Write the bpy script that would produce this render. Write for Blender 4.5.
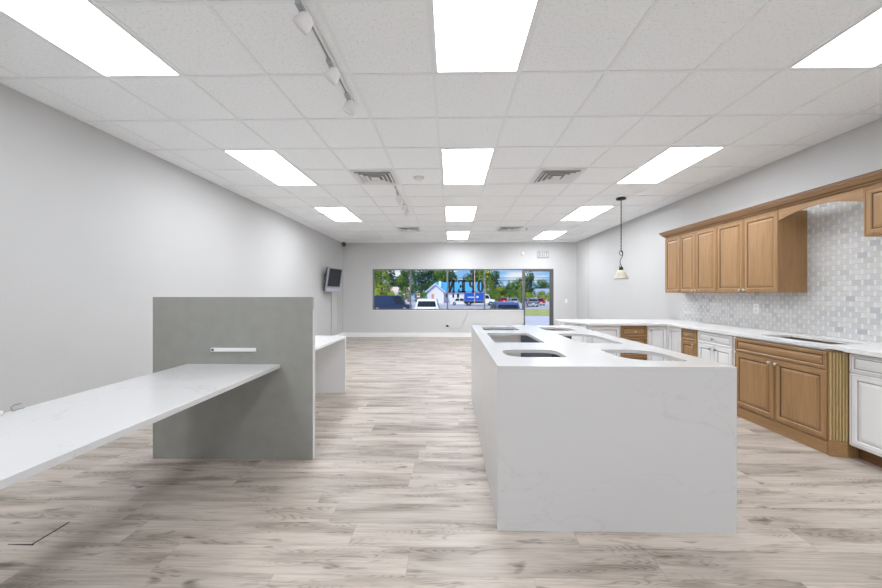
import bpy, bmesh, math, random
from mathutils import Vector, Matrix
from mathutils.geometry import tessellate_polygon

for o in list(bpy.data.objects):
    bpy.data.objects.remove(o, do_unlink=True)
SC = bpy.context.scene
COL = SC.collection
RND = random.Random(11)

# ------------------------------------------------------------------ camera
F_PX, CX, CY, CAM_Z = 342.0, 451.0, 293.5, 1.325   # focal length, vanishing point of the room, eye height
YAW = 0.018                                              # camera turned slightly to the left
cam_data = bpy.data.cameras.new('camera')
cam_data.sensor_fit = 'HORIZONTAL'
cam_data.sensor_width = 36.0
cam_data.lens = F_PX / 882.0 * 36.0
cam_data.shift_x = (441.0 - (CX - F_PX * math.tan(YAW))) / 882.0
cam_data.shift_y = (CY - 294.0) / 882.0
cam_data.clip_start = 0.05
cam_data.clip_end = 500
cam = bpy.data.objects.new('camera', cam_data)
cam.location = (0, 0, CAM_Z)
cam.rotation_euler = (math.pi / 2, 0, YAW)
COL.objects.link(cam)
SC.camera = cam

# ------------------------------------------------------------------ exposure
SC.view_settings.view_transform = 'Standard'
SC.view_settings.look = 'None'
SC.view_settings.gamma = 1.0
SC.view_settings.use_curve_mapping = False
SC.view_settings.exposure = 0.53
LAMP_STRENGTH = 9.6
ROW_GAIN = {-10: 1.0, -6: 1.0, -2: 0.60, 2: 1.08, 6: 1.28, 10: 1.5}   # invented gains: far rows boosted, nearest visible row dimmed, to balance brightness
SC.cycles.max_bounces = 14
SC.cycles.diffuse_bounces = 8
SC.cycles.glossy_bounces = 4
SC.cycles.transparent_max_bounces = 12
SC.cycles.sample_clamp_indirect = 6.0

# ------------------------------------------------------------------ world: blue sky with soft white clouds
world = bpy.data.worlds.new('sky')
SC.world = world
world.use_nodes = True
wn, wl = world.node_tree.nodes, world.node_tree.links
wn.clear()
w_out = wn.new('ShaderNodeOutputWorld')
w_bg = wn.new('ShaderNodeBackground')
w_tc = wn.new('ShaderNodeTexCoord')
w_sep = wn.new('ShaderNodeSeparateXYZ')
w_grad = wn.new('ShaderNodeValToRGB')
w_grad.color_ramp.elements[0].position = 0.0
w_grad.color_ramp.elements[0].color = (0.34, 0.60, 0.95, 1)
w_grad.color_ramp.elements[1].position = 0.35
w_grad.color_ramp.elements[1].color = (0.10, 0.34, 0.85, 1)
w_map = wn.new('ShaderNodeMapping')
w_map.inputs['Scale'].default_value = (5.0, 5.0, 16.0)
w_noise = wn.new('ShaderNodeTexNoise')
w_noise.inputs['Scale'].default_value = 1.6
w_noise.inputs['Detail'].default_value = 6.0
w_ramp = wn.new('ShaderNodeValToRGB')
w_ramp.color_ramp.elements[0].position = 0.48
w_ramp.color_ramp.elements[1].position = 0.68
w_mix = wn.new('ShaderNodeMixRGB')
w_mix.inputs['Color2'].default_value = (0.92, 0.95, 1.0, 1)
wl.new(w_tc.outputs['Generated'], w_sep.inputs[0])
wl.new(w_sep.outputs['Z'], w_grad.inputs['Fac'])
wl.new(w_tc.outputs['Generated'], w_map.inputs['Vector'])
wl.new(w_map.outputs[0], w_noise.inputs['Vector'])
wl.new(w_noise.outputs['Fac'], w_ramp.inputs['Fac'])
wl.new(w_ramp.outputs['Color'], w_mix.inputs['Fac'])
wl.new(w_grad.outputs['Color'], w_mix.inputs['Color1'])
wl.new(w_mix.outputs['Color'], w_bg.inputs['Color'])
w_bg.inputs['Strength'].default_value = 0.70
wl.new(w_bg.outputs[0], w_out.inputs['Surface'])

# ------------------------------------------------------------------ sun (behind the building, high)
sun_data = bpy.data.lights.new('sun', 'SUN')
sun_data.energy = 2.9
sun_data.angle = 0.01
sun_data.color = (1.0, 0.96, 0.88)
sun = bpy.data.objects.new('sun', sun_data)
sun.rotation_euler = Vector((0.30, 0.62, -0.80)).to_track_quat('-Z', 'Y').to_euler()
sun.location = (-10, -20, 40)
COL.objects.link(sun)

# ================================================================== materials
def new_mat(name):
    m = bpy.data.materials.new(name)
    m.use_nodes = True
    n, l = m.node_tree.nodes, m.node_tree.links
    return m, n, l, n['Principled BSDF']


def flat(name, col, rough=0.5, metal=0.0, spec=0.5, noise=0.0, nscale=8.0):
    m, n, l, b = new_mat(name)
    b.inputs['Base Color'].default_value = (*col, 1)
    b.inputs['Roughness'].default_value = rough
    b.inputs['Metallic'].default_value = metal
    b.inputs['Specular IOR Level'].default_value = spec
    if noise > 0:
        tc = n.new('ShaderNodeTexCoord')
        tx = n.new('ShaderNodeTexNoise')
        tx.inputs['Scale'].default_value = nscale
        tx.inputs['Detail'].default_value = 5
        mx = n.new('ShaderNodeMixRGB')
        mx.inputs['Color1'].default_value = (*[c * (1 - noise) for c in col], 1)
        mx.inputs['Color2'].default_value = (*[min(1, c * (1 + noise)) for c in col], 1)
        l.new(tc.outputs['Object'], tx.inputs['Vector'])
        l.new(tx.outputs['Fac'], mx.inputs['Fac'])
        l.new(mx.outputs[0], b.inputs['Base Color'])
    return m


def math_node(n, l, op, a, b=None, c=None):
    x = n.new('ShaderNodeMath')
    x.operation = op
    for i, v in enumerate((a, b, c)):
        if v is None:
            continue
        if isinstance(v, (int, float)):
            x.inputs[i].default_value = v
        else:
            l.new(v, x.inputs[i])
    return x.outputs[0]


def ramp(n, l, fac, stops):
    r = n.new('ShaderNodeValToRGB')
    els = r.color_ramp.elements
    while len(els) < len(stops):
        els.new(0.5)
    for e, (p, c) in zip(els, stops):
        e.position = p
        e.color = (*c, 1) if len(c) == 3 else c
    l.new(fac, r.inputs['Fac'])
    return r.outputs['Color']


def mix(n, l, mode, fac, a, b):
    x = n.new('ShaderNodeMixRGB')
    x.blend_type = mode
    for i, v in enumerate((fac, a, b)):
        if isinstance(v, (int, float)):
            x.inputs[i].default_value = v
        elif isinstance(v, tuple):
            x.inputs[i].default_value = (*v, 1)
        else:
            l.new(v, x.inputs[i])
    return x.outputs[0]


def make_floor_mat():
    m, n, l, b = new_mat('floor_planks')
    tc = n.new('ShaderNodeTexCoord')
    sp = n.new('ShaderNodeSeparateXYZ')
    l.new(tc.outputs['Object'], sp.inputs[0])
    X, Y = sp.outputs['X'], sp.outputs['Y']
    ry = math_node(n, l, 'DIVIDE', math_node(n, l, 'SUBTRACT', Y, 1.785 - 0.183 * 50), 0.183)
    row = math_node(n, l, 'FLOOR', ry)
    fy = math_node(n, l, 'FRACT', ry)
    wn1 = n.new('ShaderNodeTexWhiteNoise')
    wn1.noise_dimensions = '1D'
    l.new(row, wn1.inputs['W'])
    off = math_node(n, l, 'MULTIPLY', wn1.outputs['Value'], 3.0)
    rx = math_node(n, l, 'ADD', math_node(n, l, 'DIVIDE', X, 1.22), off)
    colm = math_node(n, l, 'FLOOR', rx)
    fx = math_node(n, l, 'FRACT', rx)
    idv = n.new('ShaderNodeCombineXYZ')
    l.new(row, idv.inputs[0])
    l.new(colm, idv.inputs[1])
    wn2 = n.new('ShaderNodeTexWhiteNoise')
    wn2.noise_dimensions = '2D'
    l.new(idv.outputs[0], wn2.inputs['Vector'])
    pid = wn2.outputs['Value']
    # grain coordinates, shifted for each plank
    shift = math_node(n, l, 'MULTIPLY', pid, 37.0)
    gv = n.new('ShaderNodeCombineXYZ')
    l.new(math_node(n, l, 'ADD', X, shift), gv.inputs[0])
    l.new(Y, gv.inputs[1])
    l.new(shift, gv.inputs[2])

    def noise(sx, sy, scale, detail, rough=0.55, dist=0.0):
        mp = n.new('ShaderNodeMapping')
        mp.inputs['Scale'].default_value = (sx, sy, 1)
        l.new(gv.outputs[0], mp.inputs['Vector'])
        t = n.new('ShaderNodeTexNoise')
        t.inputs['Scale'].default_value = scale
        t.inputs['Detail'].default_value = detail
        t.inputs['Roughness'].default_value = rough
        t.inputs['Distortion'].default_value = dist
        l.new(mp.outputs[0], t.inputs['Vector'])
        return t.outputs['Fac']
    broad = noise(1.1, 7.0, 1.5, 3, 0.5, 0.4)
    fine = noise(1.5, 60.0, 2.2, 6, 0.65, 0.2)
    knot = noise(4.0, 16.0, 1.0, 2, 0.5, 0.6)
    # cathedral rings on some planks
    mpw = n.new('ShaderNodeMapping')
    mpw.inputs['Scale'].default_value = (2.4, 15.0, 1)
    l.new(gv.outputs[0], mpw.inputs['Vector'])
    t0 = n.new('ShaderNodeTexNoise')
    t0.inputs['Scale'].default_value = 0.7
    t0.inputs['Detail'].default_value = 1.5
    l.new(mpw.outputs[0], t0.inputs['Vector'])
    rings = math_node(n, l, 'FRACT', math_node(n, l, 'MULTIPLY', t0.outputs['Fac'], 26.0))
    rings = math_node(n, l, 'ABSOLUTE', math_node(n, l, 'SUBTRACT', rings, 0.5))
    ringmask = ramp(n, l, broad, [(0.40, (1, 1, 1)), (0.54, (0, 0, 0))])
    base = ramp(n, l, broad, [(0.25, (0.27, 0.230, 0.194)), (0.37, (0.395, 0.346, 0.300)), (0.50, (0.490, 0.436, 0.385)), (0.72, (0.57, 0.515, 0.462))])
    base = mix(n, l, 'MULTIPLY', 0.75, base, ramp(n, l, fine, [(0.32, (0.72, 0.705, 0.69)), (0.58, (1.05, 1.045, 1.045))]))
    base = mix(n, l, 'MULTIPLY', 0.9, base, ramp(n, l, knot, [(0.23, (0.30, 0.27, 0.24)), (0.36, (1, 1, 1))]))
    ringc = ramp(n, l, rings, [(0.0, (0.64, 0.61, 0.59)), (0.26, (1, 1, 1))])
    base = mix(n, l, 'MULTIPLY', ringmask, base, ringc)
    base = mix(n, l, 'MULTIPLY', 1.0, base, ramp(n, l, pid, [(0.0, (0.80, 0.79, 0.78)), (0.25, (0.96, 0.96, 0.96)), (1.0, (1.06, 1.055, 1.05))]))
    # narrow joints
    ey = math_node(n, l, 'LESS_THAN', math_node(n, l, 'MINIMUM', fy, math_node(n, l, 'SUBTRACT', 1.0, fy)), 0.008)
    ex = math_node(n, l, 'LESS_THAN', math_node(n, l, 'MINIMUM', fx, math_node(n, l, 'SUBTRACT', 1.0, fx)), 0.0012)
    joint = math_node(n, l, 'MAXIMUM', ey, ex)
    base = mix(n, l, 'MULTIPLY', math_node(n, l, 'MULTIPLY', joint, 0.55), base, (0.62, 0.58, 0.56))
    l.new(base, b.inputs['Base Color'])
    b.inputs['Roughness'].default_value = 0.42
    b.inputs['Specular IOR Level'].default_value = 0.35
    return m


def make_wood_mat(name, c0, c1, c2, vertical=True):
    m, n, l, b = new_mat(name)
    tc = n.new('ShaderNodeTexCoord')
    mp = n.new('ShaderNodeMapping')
    mp.inputs['Scale'].default_value = (14, 14, 1.1) if vertical else (14, 1.1, 14)
    l.new(tc.outputs['Object'], mp.inputs['Vector'])
    t = n.new('ShaderNodeTexNoise')
    t.inputs['Scale'].default_value = 2.0
    t.inputs['Detail'].default_value = 7
    t.inputs['Roughness'].default_value = 0.6
    t.inputs['Distortion'].default_value = 0.5
    l.new(mp.outputs[0], t.inputs['Vector'])
    c = ramp(n, l, t.outputs['Fac'], [(0.3, c0), (0.52, c1), (0.75, c2)])
    l.new(c, b.inputs['Base Color'])
    b.inputs['Roughness'].default_value = 0.38
    b.inputs['Specular IOR Level'].default_value = 0.4
    return m


def make_quartz(name, g):
    m, n, l, b = new_mat(name)
    tc = n.new('ShaderNodeTexCoord')
    t = n.new('ShaderNodeTexNoise')
    t.inputs['Scale'].default_value = 1.3
    t.inputs['Detail'].default_value = 5
    t.inputs['Distortion'].default_value = 1.2
    mp = n.new('ShaderNodeMapping')
    mp.inputs['Rotation'].default_value = (0.3, 0.5, 0.7)
    mp.inputs['Scale'].default_value = (1.0, 1.0, 2.0)
    l.new(tc.outputs['Object'], mp.inputs['Vector'])
    l.new(mp.outputs[0], t.inputs['Vector'])
    d = math_node(n, l, 'ABSOLUTE', math_node(n, l, 'SUBTRACT', t.outputs['Fac'], 0.5))
    vein = ramp(n, l, d, [(0.0, tuple(g * q for q in (0.91, 0.912, 0.917))), (0.004, (g * 0.988,) * 3), (0.015, (g, g * 1.003, g * 1.008))])
    l.new(vein, b.inputs['Base Color'])
    b.inputs['Roughness'].default_value = 0.22
    b.inputs['Specular IOR Level'].default_value = 0.4
    return m


def make_ceiling_mat():
    m, n, l, b = new_mat('ceiling_tile')
    tc = n.new('ShaderNodeTexCoord')
    t = n.new('ShaderNodeTexNoise')
    t.inputs['Scale'].default_value = 60
    t.inputs['Detail'].default_value = 4
    t.inputs['Roughness'].default_value = 0.7
    l.new(tc.outputs['Object'], t.inputs['Vector'])
    c = ramp(n, l, t.outputs['Fac'], [(0.34, (0.765, 0.785, 0.80)), (0.45, (0.915, 0.94, 0.955)), (0.7, (0.93, 0.955, 0.97))])
    l.new(c, b.inputs['Base Color'])
    b.inputs['Roughness'].default_value = 0.95
    b.inputs['Specular IOR Level'].default_value = 0.1
    bp = n.new('ShaderNodeBump')
    bp.inputs['Strength'].default_value = 0.25
    bp.inputs['Distance'].default_value = 0.004
    l.new(t.outputs['Fac'], bp.inputs['Height'])
    l.new(bp.outputs[0], b.inputs['Normal'])
    return m


def make_wall_mat(name, col):
    m, n, l, b = new_mat(name)
    tc = n.new('ShaderNodeTexCoord')
    t = n.new('ShaderNodeTexNoise')
    t.inputs['Scale'].default_value = 1.2
    t.inputs['Detail'].default_value = 4
    l.new(tc.outputs['Object'], t.inputs['Vector'])
    c = ramp(n, l, t.outputs['Fac'], [(0.3, tuple(x * 0.985 for x in col)), (0.7, tuple(x * 1.01 for x in col))])
    l.new(c, b.inputs['Base Color'])
    b.inputs['Roughness'].default_value = 0.75
    b.inputs['Specular IOR Level'].default_value = 0.2
    t2 = n.new('ShaderNodeTexNoise')
    t2.inputs['Scale'].default_value = 180
    l.new(tc.outputs['Object'], t2.inputs['Vector'])
    bp = n.new('ShaderNodeBump')
    bp.inputs['Strength'].default_value = 0.06
    bp.inputs['Distance'].default_value = 0.003
    l.new(t2.outputs['Fac'], bp.inputs['Height'])
    l.new(bp.outputs[0], b.inputs['Normal'])
    return m


def make_backsplash():
    m, n, l, b = new_mat('marble_mosaic')
    tc = n.new('ShaderNodeTexCoord')
    sp = n.new('ShaderNodeSeparateXYZ')
    l.new(tc.outputs['Object'], sp.inputs[0])
    Y, Z = sp.outputs['Y'], sp.outputs['Z']
    BH, BW = 0.050, 0.094
    rz = math_node(n, l, 'DIVIDE', Z, BH)
    row = math_node(n, l, 'FLOOR', rz)
    fz = math_node(n, l, 'FRACT', rz)
    par = math_node(n, l, 'MODULO', row, 2.0)
    par = math_node(n, l, 'ABSOLUTE', par)
    ryy = math_node(n, l, 'ADD', math_node(n, l, 'DIVIDE', Y, BW), math_node(n, l, 'MULTIPLY', par, 0.5))
    colm = math_node(n, l, 'FLOOR', ryy)
    fyy = math_node(n, l, 'FRACT', ryy)
    idv = n.new('ShaderNodeCombineXYZ')
    l.new(row, idv.inputs[0])
    l.new(colm, idv.inputs[1])
    wnn = n.new('ShaderNodeTexWhiteNoise')
    wnn.noise_dimensions = '2D'
    l.new(idv.outputs[0], wnn.inputs['Vector'])
    brick = ramp(n, l, wnn.outputs['Value'], [(0.0, (0.44, 0.445, 0.47)), (0.05, (0.52, 0.525, 0.545)), (0.12, (0.54, 0.545, 0.525)), (0.35, (0.60, 0.60, 0.62)), (0.65, (0.60, 0.605, 0.585)), (1.0, (0.665, 0.665, 0.66))])
    mp = n.new('ShaderNodeMapping')
    mp.inputs['Scale'].default_value = (1, 12, 40)
    l.new(tc.outputs['Object'], mp.inputs['Vector'])
    t = n.new('ShaderNodeTexNoise')
    t.inputs['Scale'].default_value = 1.2
    t.inputs['Detail'].default_value = 4
    l.new(mp.outputs[0], t.inputs['Vector'])
    brick = mix(n, l, 'MULTIPLY', 0.5, brick, ramp(n, l, t.outputs['Fac'], [(0.3, (0.8, 0.8, 0.8)), (0.6, (1, 1, 1))]))
    mz = math_node(n, l, 'LESS_THAN', math_node(n, l, 'MINIMUM', fz, math_node(n, l, 'SUBTRACT', 1.0, fz)), 0.045)
    my = math_node(n, l, 'LESS_THAN', math_node(n, l, 'MINIMUM', fyy, math_node(n, l, 'SUBTRACT', 1.0, fyy)), 0.09)
    c = mix(n, l, 'MIX', my, brick, (0.70, 0.705, 0.695))
    c = mix(n, l, 'MIX', mz, c, (0.50, 0.50, 0.50))
    l.new(c, b.inputs['Base Color'])
    b.inputs['Roughness'].default_value = 0.25
    return m


def make_glass(name):
    m = bpy.data.materials.new(name)
    m.use_nodes = True
    n, l = m.node_tree.nodes, m.node_tree.links
    n.clear()
    o = n.new('ShaderNodeOutputMaterial')
    tr = n.new('ShaderNodeBsdfTransparent')
    tr.inputs['Color'].default_value = (0.95, 0.97, 0.97, 1)
    gl = n.new('ShaderNodeBsdfGlossy')
    gl.inputs['Roughness'].default_value = 0.02
    fr = n.new('ShaderNodeFresnel')
    fr.inputs['IOR'].default_value = 1.2
    mx = n.new('ShaderNodeMixShader')
    l.new(fr.outputs[0], mx.inputs[0])
    l.new(tr.outputs[0], mx.inputs[1])
    l.new(gl.outputs[0], mx.inputs[2])
    l.new(mx.outputs[0], o.inputs['Surface'])
    return m


def make_diffuser(strength):
    m, n, l, b = new_mat('light_diffuser')
    b.inputs['Base Color'].default_value = (0.9, 0.9, 0.9, 1)
    b.inputs['Emission Color'].default_value = (0.955, 0.99, 1.04, 1)
    b.inputs['Emission Strength'].default_value = strength
    b.inputs['Roughness'].default_value = 0.6
    return m


def make_leaf(name, c0, c1):
    m, n, l, b = new_mat(name)
    tc = n.new('ShaderNodeTexCoord')
    t = n.new('ShaderNodeTexNoise')
    t.inputs['Scale'].default_value = 0.9
    t.inputs['Detail'].default_value = 4
    l.new(tc.outputs['Object'], t.inputs['Vector'])
    l.new(ramp(n, l, t.outputs['Fac'], [(0.35, c0), (0.65, c1)]), b.inputs['Base Color'])
    b.inputs['Roughness'].default_value = 0.6
    b.inputs['Specular IOR Level'].default_value = 0.2
    return m


M = {}
M['floor'] = make_floor_mat()
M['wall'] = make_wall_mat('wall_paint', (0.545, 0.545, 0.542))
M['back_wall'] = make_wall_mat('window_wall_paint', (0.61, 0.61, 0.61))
M['ceiling'] = make_ceiling_mat()
M['grid'] = flat('grid_white', (0.86, 0.88, 0.895), 0.6)
M['white_trim'] = flat('white_trim', (0.85, 0.85, 0.85), 0.45)
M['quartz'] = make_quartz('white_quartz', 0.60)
M['quartz_shade_lift'] = make_quartz('white_quartz_shade_lift', 0.78)  # paler copy of the same quartz; its colour makes up for shade
M['brown'] = make_wood_mat('maple_wood', (0.295, 0.162, 0.068), (0.350, 0.203, 0.091), (0.398, 0.240, 0.113))
M['brown_h'] = make_wood_mat('maple_wood_lengthwise', (0.295, 0.162, 0.068), (0.350, 0.203, 0.091), (0.398, 0.240, 0.113), False)
M['glaze'] = flat('dark_glaze', (0.10, 0.05, 0.02), 0.5)
M['crown_glaze'] = flat('brown_glaze', (0.17, 0.09, 0.04), 0.5)
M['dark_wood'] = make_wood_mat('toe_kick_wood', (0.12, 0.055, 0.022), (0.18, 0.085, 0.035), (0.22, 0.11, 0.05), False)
M['gold_wood'] = flat('gilded_flute', (0.47, 0.36, 0.17), 0.4, noise=0.15, nscale=20)
M['white_cab'] = flat('white_cabinet_paint', (0.80, 0.805, 0.81), 0.4)
M['grey_glaze'] = flat('grey_glaze', (0.42, 0.42, 0.43), 0.5)
M['nickel'] = flat('brushed_nickel', (0.55, 0.54, 0.52), 0.3, 1.0)
M['steel_knob'] = flat('dull_steel', (0.35, 0.35, 0.36), 0.35, 0.9)
M['grey_panel'] = flat('grey_cement_board', (0.295, 0.298, 0.276), 0.7, noise=0.13, nscale=9)
M['grey_sub'] = flat('grey_substrate', (0.30, 0.30, 0.30), 0.8)
M['black'] = flat('black_plastic', (0.015, 0.015, 0.017), 0.4)
M['dark_metal'] = flat('dark_bronze', (0.035, 0.03, 0.028), 0.45, 0.6)
M['frame_grey'] = flat('window_frame_grey', (0.20, 0.20, 0.205), 0.45, 0.3)
M['door_frame'] = flat('door_frame_grey', (0.13, 0.13, 0.135), 0.45, 0.3)
M['white_plastic'] = flat('white_plastic', (0.82, 0.82, 0.82), 0.4)
M['ivory'] = flat('ivory_plastic', (0.72, 0.72, 0.70), 0.4)
M['grey_plastic'] = flat('grey_plastic', (0.45, 0.46, 0.50), 0.35)
M['silver'] = flat('silver_plastic', (0.33, 0.33, 0.38), 0.3, 0.3)
M['screen'] = flat('dark_screen', (0.03, 0.03, 0.03), 0.5, spec=0.2)
M['navy'] = flat('navy_gloss', (0.16, 0.20, 0.25), 0.15, noise=0.45, nscale=14)
M['charcoal'] = flat('charcoal_gloss', (0.09, 0.09, 0.09), 0.2, noise=0.3, nscale=14)
M['vent_white'] = flat('vent_white_metal', (0.78, 0.78, 0.79), 0.45)
M['vent_dark'] = flat('vent_duct', (0.32, 0.32, 0.32), 0.8)
M['glass'] = make_glass('window_glass')
for j_, g_ in ROW_GAIN.items():
    M['diffuser_%d' % j_] = make_diffuser(LAMP_STRENGTH * g_)
M['diffuser_off'] = flat('unlit_diffuser', (0.86, 0.86, 0.865), 0.5)
M['shade'] = flat('cream_glass', (0.56, 0.535, 0.43), 0.3)
M['backsplash'] = make_backsplash()
M['letter'] = flat('black_vinyl', (0.012, 0.012, 0.014), 0.5)
M['exit_letter'] = flat('faded_letter', (0.24, 0.24, 0.245), 0.6)
M['sign_body'] = flat('sign_body_white', (0.60, 0.60, 0.60), 0.5)
M['rod'] = flat('pinkish_rod', (0.52, 0.40, 0.36), 0.4)
M['seam'] = flat('seam_shadow_gap', (0.03, 0.025, 0.022), 0.9)
M['concrete'] = flat('pale_concrete', (0.52, 0.50, 0.56), 0.9, noise=0.1, nscale=0.5)
M['asphalt'] = flat('pale_asphalt', (0.40, 0.39, 0.43), 0.9, noise=0.1, nscale=0.3)
M['grass'] = flat('lawn_grass', (0.36, 0.37, 0.11), 0.9, noise=0.6, nscale=0.9)
M['leaf_yellow'] = make_leaf('leaf_yellow_green', (0.10, 0.18, 0.01), (0.42, 0.47, 0.04))
M['leaf_green'] = make_leaf('leaf_green', (0.04, 0.11, 0.015), (0.20, 0.30, 0.04))
M['leaf_dark'] = make_leaf('leaf_dark', (0.015, 0.05, 0.02), (0.075, 0.15, 0.04))
M['bark'] = flat('bark', (0.10, 0.075, 0.055), 0.9, noise=0.3)
M['house_wall'] = flat('house_siding', (0.72, 0.70, 0.80), 0.8)
M['tan_wall'] = flat('tan_siding', (0.62, 0.50, 0.44), 0.8)
M['blue_roof'] = flat('blue_metal_roof', (0.05, 0.32, 0.62), 0.5)
M['grey_roof'] = flat('grey_blue_roof', (0.30, 0.36, 0.50), 0.6)
M['brown_roof'] = flat('brown_shingle', (0.30, 0.22, 0.18), 0.8)
M['truck_blue'] = flat('truck_blue', (0.012, 0.09, 0.50), 0.4)
M['car_navy'] = flat('car_navy', (0.018, 0.032, 0.085), 0.25)
M['car_blue'] = flat('car_blue', (0.06, 0.09, 0.24), 0.25)
M['car_teal'] = flat('car_grey_blue', (0.14, 0.19, 0.26), 0.25)
M['car_white'] = flat('car_white', (0.80, 0.80, 0.82), 0.25)
M['car_silver'] = flat('car_silver', (0.45, 0.45, 0.48), 0.25, 0.3)
M['car_red'] = flat('car_red', (0.42, 0.02, 0.035), 0.25)
M['car_glass'] = flat('car_glass', (0.015, 0.018, 0.022), 0.1)
M['tyre'] = flat('tyre_rubber', (0.02, 0.02, 0.02), 0.8)
M['tail'] = flat('tail_lamp_red', (0.45, 0.01, 0.02), 0.3)
M['red_sign'] = flat('sign_red', (0.50, 0.03, 0.03), 0.5)
M['orange'] = flat('orange_door', (0.70, 0.30, 0.12), 0.6)


# ================================================================== mesh helpers
def root_origin(o):
    while o.parent is not None:
        o = o.parent
    return Vector(o.location)


OFF = Vector((0, 0, 0))


def shift(dy):
    OFF.y = dy


class MB:
    """collects shapes (world coordinates) into one mesh"""
    def __init__(self):
        self.bm = bmesh.new()
        self.xf = None

    def v(self, p):
        p = Vector(p)
        if self.xf is not None:
            p = self.xf @ p
        p = p + OFF
        return self.bm.verts.new(p)

    def f(self, vs, mi=0):
        try:
            fc = self.bm.faces.new(vs)
            fc.material_index = mi
            return fc
        except ValueError:
            return None

    def box(self, x0, x1, y0, y1, z0, z1, mi=0):
        a = [self.v(p) for p in ((x0, y0, z0), (x1, y0, z0), (x1, y1, z0), (x0, y1, z0), (x0, y0, z1), (x1, y0, z1), (x1, y1, z1), (x0, y1, z1))]
        for q in ((3, 2, 1, 0), (4, 5, 6, 7), (0, 1, 5, 4), (1, 2, 6, 5), (2, 3, 7, 6), (3, 0, 4, 7)):
            self.f([a[i] for i in q], mi)
        return self

    def loft(self, loops, cap0=True, cap1=True, mi=0, mis=None, seg=None):
        rings = [[self.v(p) for p in lp] for lp in loops]
        for i in range(len(rings) - 1):
            a, b = rings[i], rings[i + 1]
            k = len(a)
            for j in range(k):
                self.f([a[j], a[(j + 1) % k], b[(j + 1) % k], b[j]], mis[i] if mis else (seg.get(j, mi) if seg else mi))
        if cap0:
            self.f(list(reversed(rings[0])), mi)
        if cap1:
            self.f(rings[-1], mis[-1] if mis else mi)
        return self

    def prism(self, pts, axis, a, b, mi=0):
        """extrude a 2D polygon; axis 'x': pts (y,z); 'y': pts (x,z); 'z': pts (x,y)"""
        def P(p, t):
            return {'x': (t, p[0], p[1]), 'y': (p[0], t, p[1]), 'z': (p[0], p[1], t)}[axis]
        return self.loft([[P(p, a) for p in pts], [P(p, b) for p in pts]], mi=mi)

    def slab(self, outer, holes, z0, z1, mi=0):
        loops = [outer] + holes
        flatl = [p for lp in loops for p in lp]
        tris = tessellate_polygon([[Vector((p[0], p[1], 0)) for p in lp] for lp in loops])
        top = [self.v((p[0], p[1], z1)) for p in flatl]
        bot = [self.v((p[0], p[1], z0)) for p in flatl]
        for t in tris:
            self.f([top[i] for i in t], mi)
            self.f([bot[i] for i in reversed(t)], mi)
        s = 0
        for lp in loops:
            k = len(lp)
            for j in range(k):
                a, b = s + j, s + (j + 1) % k
                self.f([bot[a], bot[b], top[b], top[a]], mi)
            s += k
        return self

    def tube(self, pts, r, seg=8, mi=0):
        pts = [Vector(p) for p in pts]
        rings = []
        up = Vector((0.13, 0.27, 0.95)).normalized()
        for i, p in enumerate(pts):
            d = (pts[min(i + 1, len(pts) - 1)] - pts[max(i - 1, 0)]).normalized()
            if abs(d.dot(up)) > 0.97:
                up = Vector((0.9, 0.3, 0.1)).normalized()
            s = d.cross(up).normalized()
            t = s.cross(d).normalized()
            rr = r[i] if isinstance(r, (list, tuple)) else r
            rings.append([p + (s * math.cos(a) + t * math.sin(a)) * rr for a in [2 * math.pi * k / seg for k in range(seg)]])
        return self.loft(rings, mi=mi)

    def lathe(self, c, prof, seg=20, axis='z', mi=0, cap=True):
        c = Vector(c)
        rings = []
        for r, h in prof:
            ring = []
            for k in range(seg):
                a = 2 * math.pi * k / seg
                u, w = r * math.cos(a), r * math.sin(a)
                ring.append(c + Vector({'z': (u, w, h), 'x': (h, u, w), 'y': (u, h, w)}[axis]))
            rings.append(ring)
        return self.loft(rings, cap, cap, mi=mi)

    def build(self, name, mats, parent=None, smooth=False, bevel=0.0, base=None):
        if not isinstance(mats, (list, tuple)):
            mats = [mats]
        bm = self.bm
        bmesh.ops.recalc_face_normals(bm, faces=bm.faces[:])
        if parent is not None:
            org = root_origin(parent)
        elif base is not None:
            org = Vector(base) + OFF
        else:
            xs = [q.co for q in bm.verts]
            org = Vector(((min(q.x for q in xs) + max(q.x for q in xs)) / 2, (min(q.y for q in xs) + max(q.y for q in xs)) / 2, min(q.z for q in xs)))
        bmesh.ops.translate(bm, verts=bm.verts[:], vec=-org)
        me = bpy.data.meshes.new(name)
        bm.to_mesh(me)
        bm.free()
        for mm in mats:
            me.materials.append(mm)
        if smooth:
            for p in me.polygons:
                p.use_smooth = True
        o = bpy.data.objects.new(name, me)
        COL.objects.link(o)
        if parent is not None:
            o.parent = parent
        else:
            o.location = org
        if bevel > 0:
            bv = o.modifiers.new('bevel', 'BEVEL')
            bv.width = bevel
            bv.segments = 2
            bv.limit_method = 'ANGLE'
            bv.angle_limit = math.radians(35)
        return o


def tag(o, label, cat, group=None):
    o['label'] = label
    o['category'] = cat
    if group:
        o['group'] = group
    return o


def empty(name, loc, label, cat, group=None):
    e = bpy.data.objects.new(name, None)
    e.empty_display_size = 0.1
    e.location = Vector(loc) + OFF
    COL.objects.link(e)
    return tag(e, label, cat, group)


def struct(o):
    o['kind'] = 'structure'
    return o


def copy_tree(o, parent=None):
    c = o.copy()
    COL.objects.link(c)
    if parent is not None:
        c.parent = parent
    for ch in list(o.children):
        copy_tree(ch, c)
    return c


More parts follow.
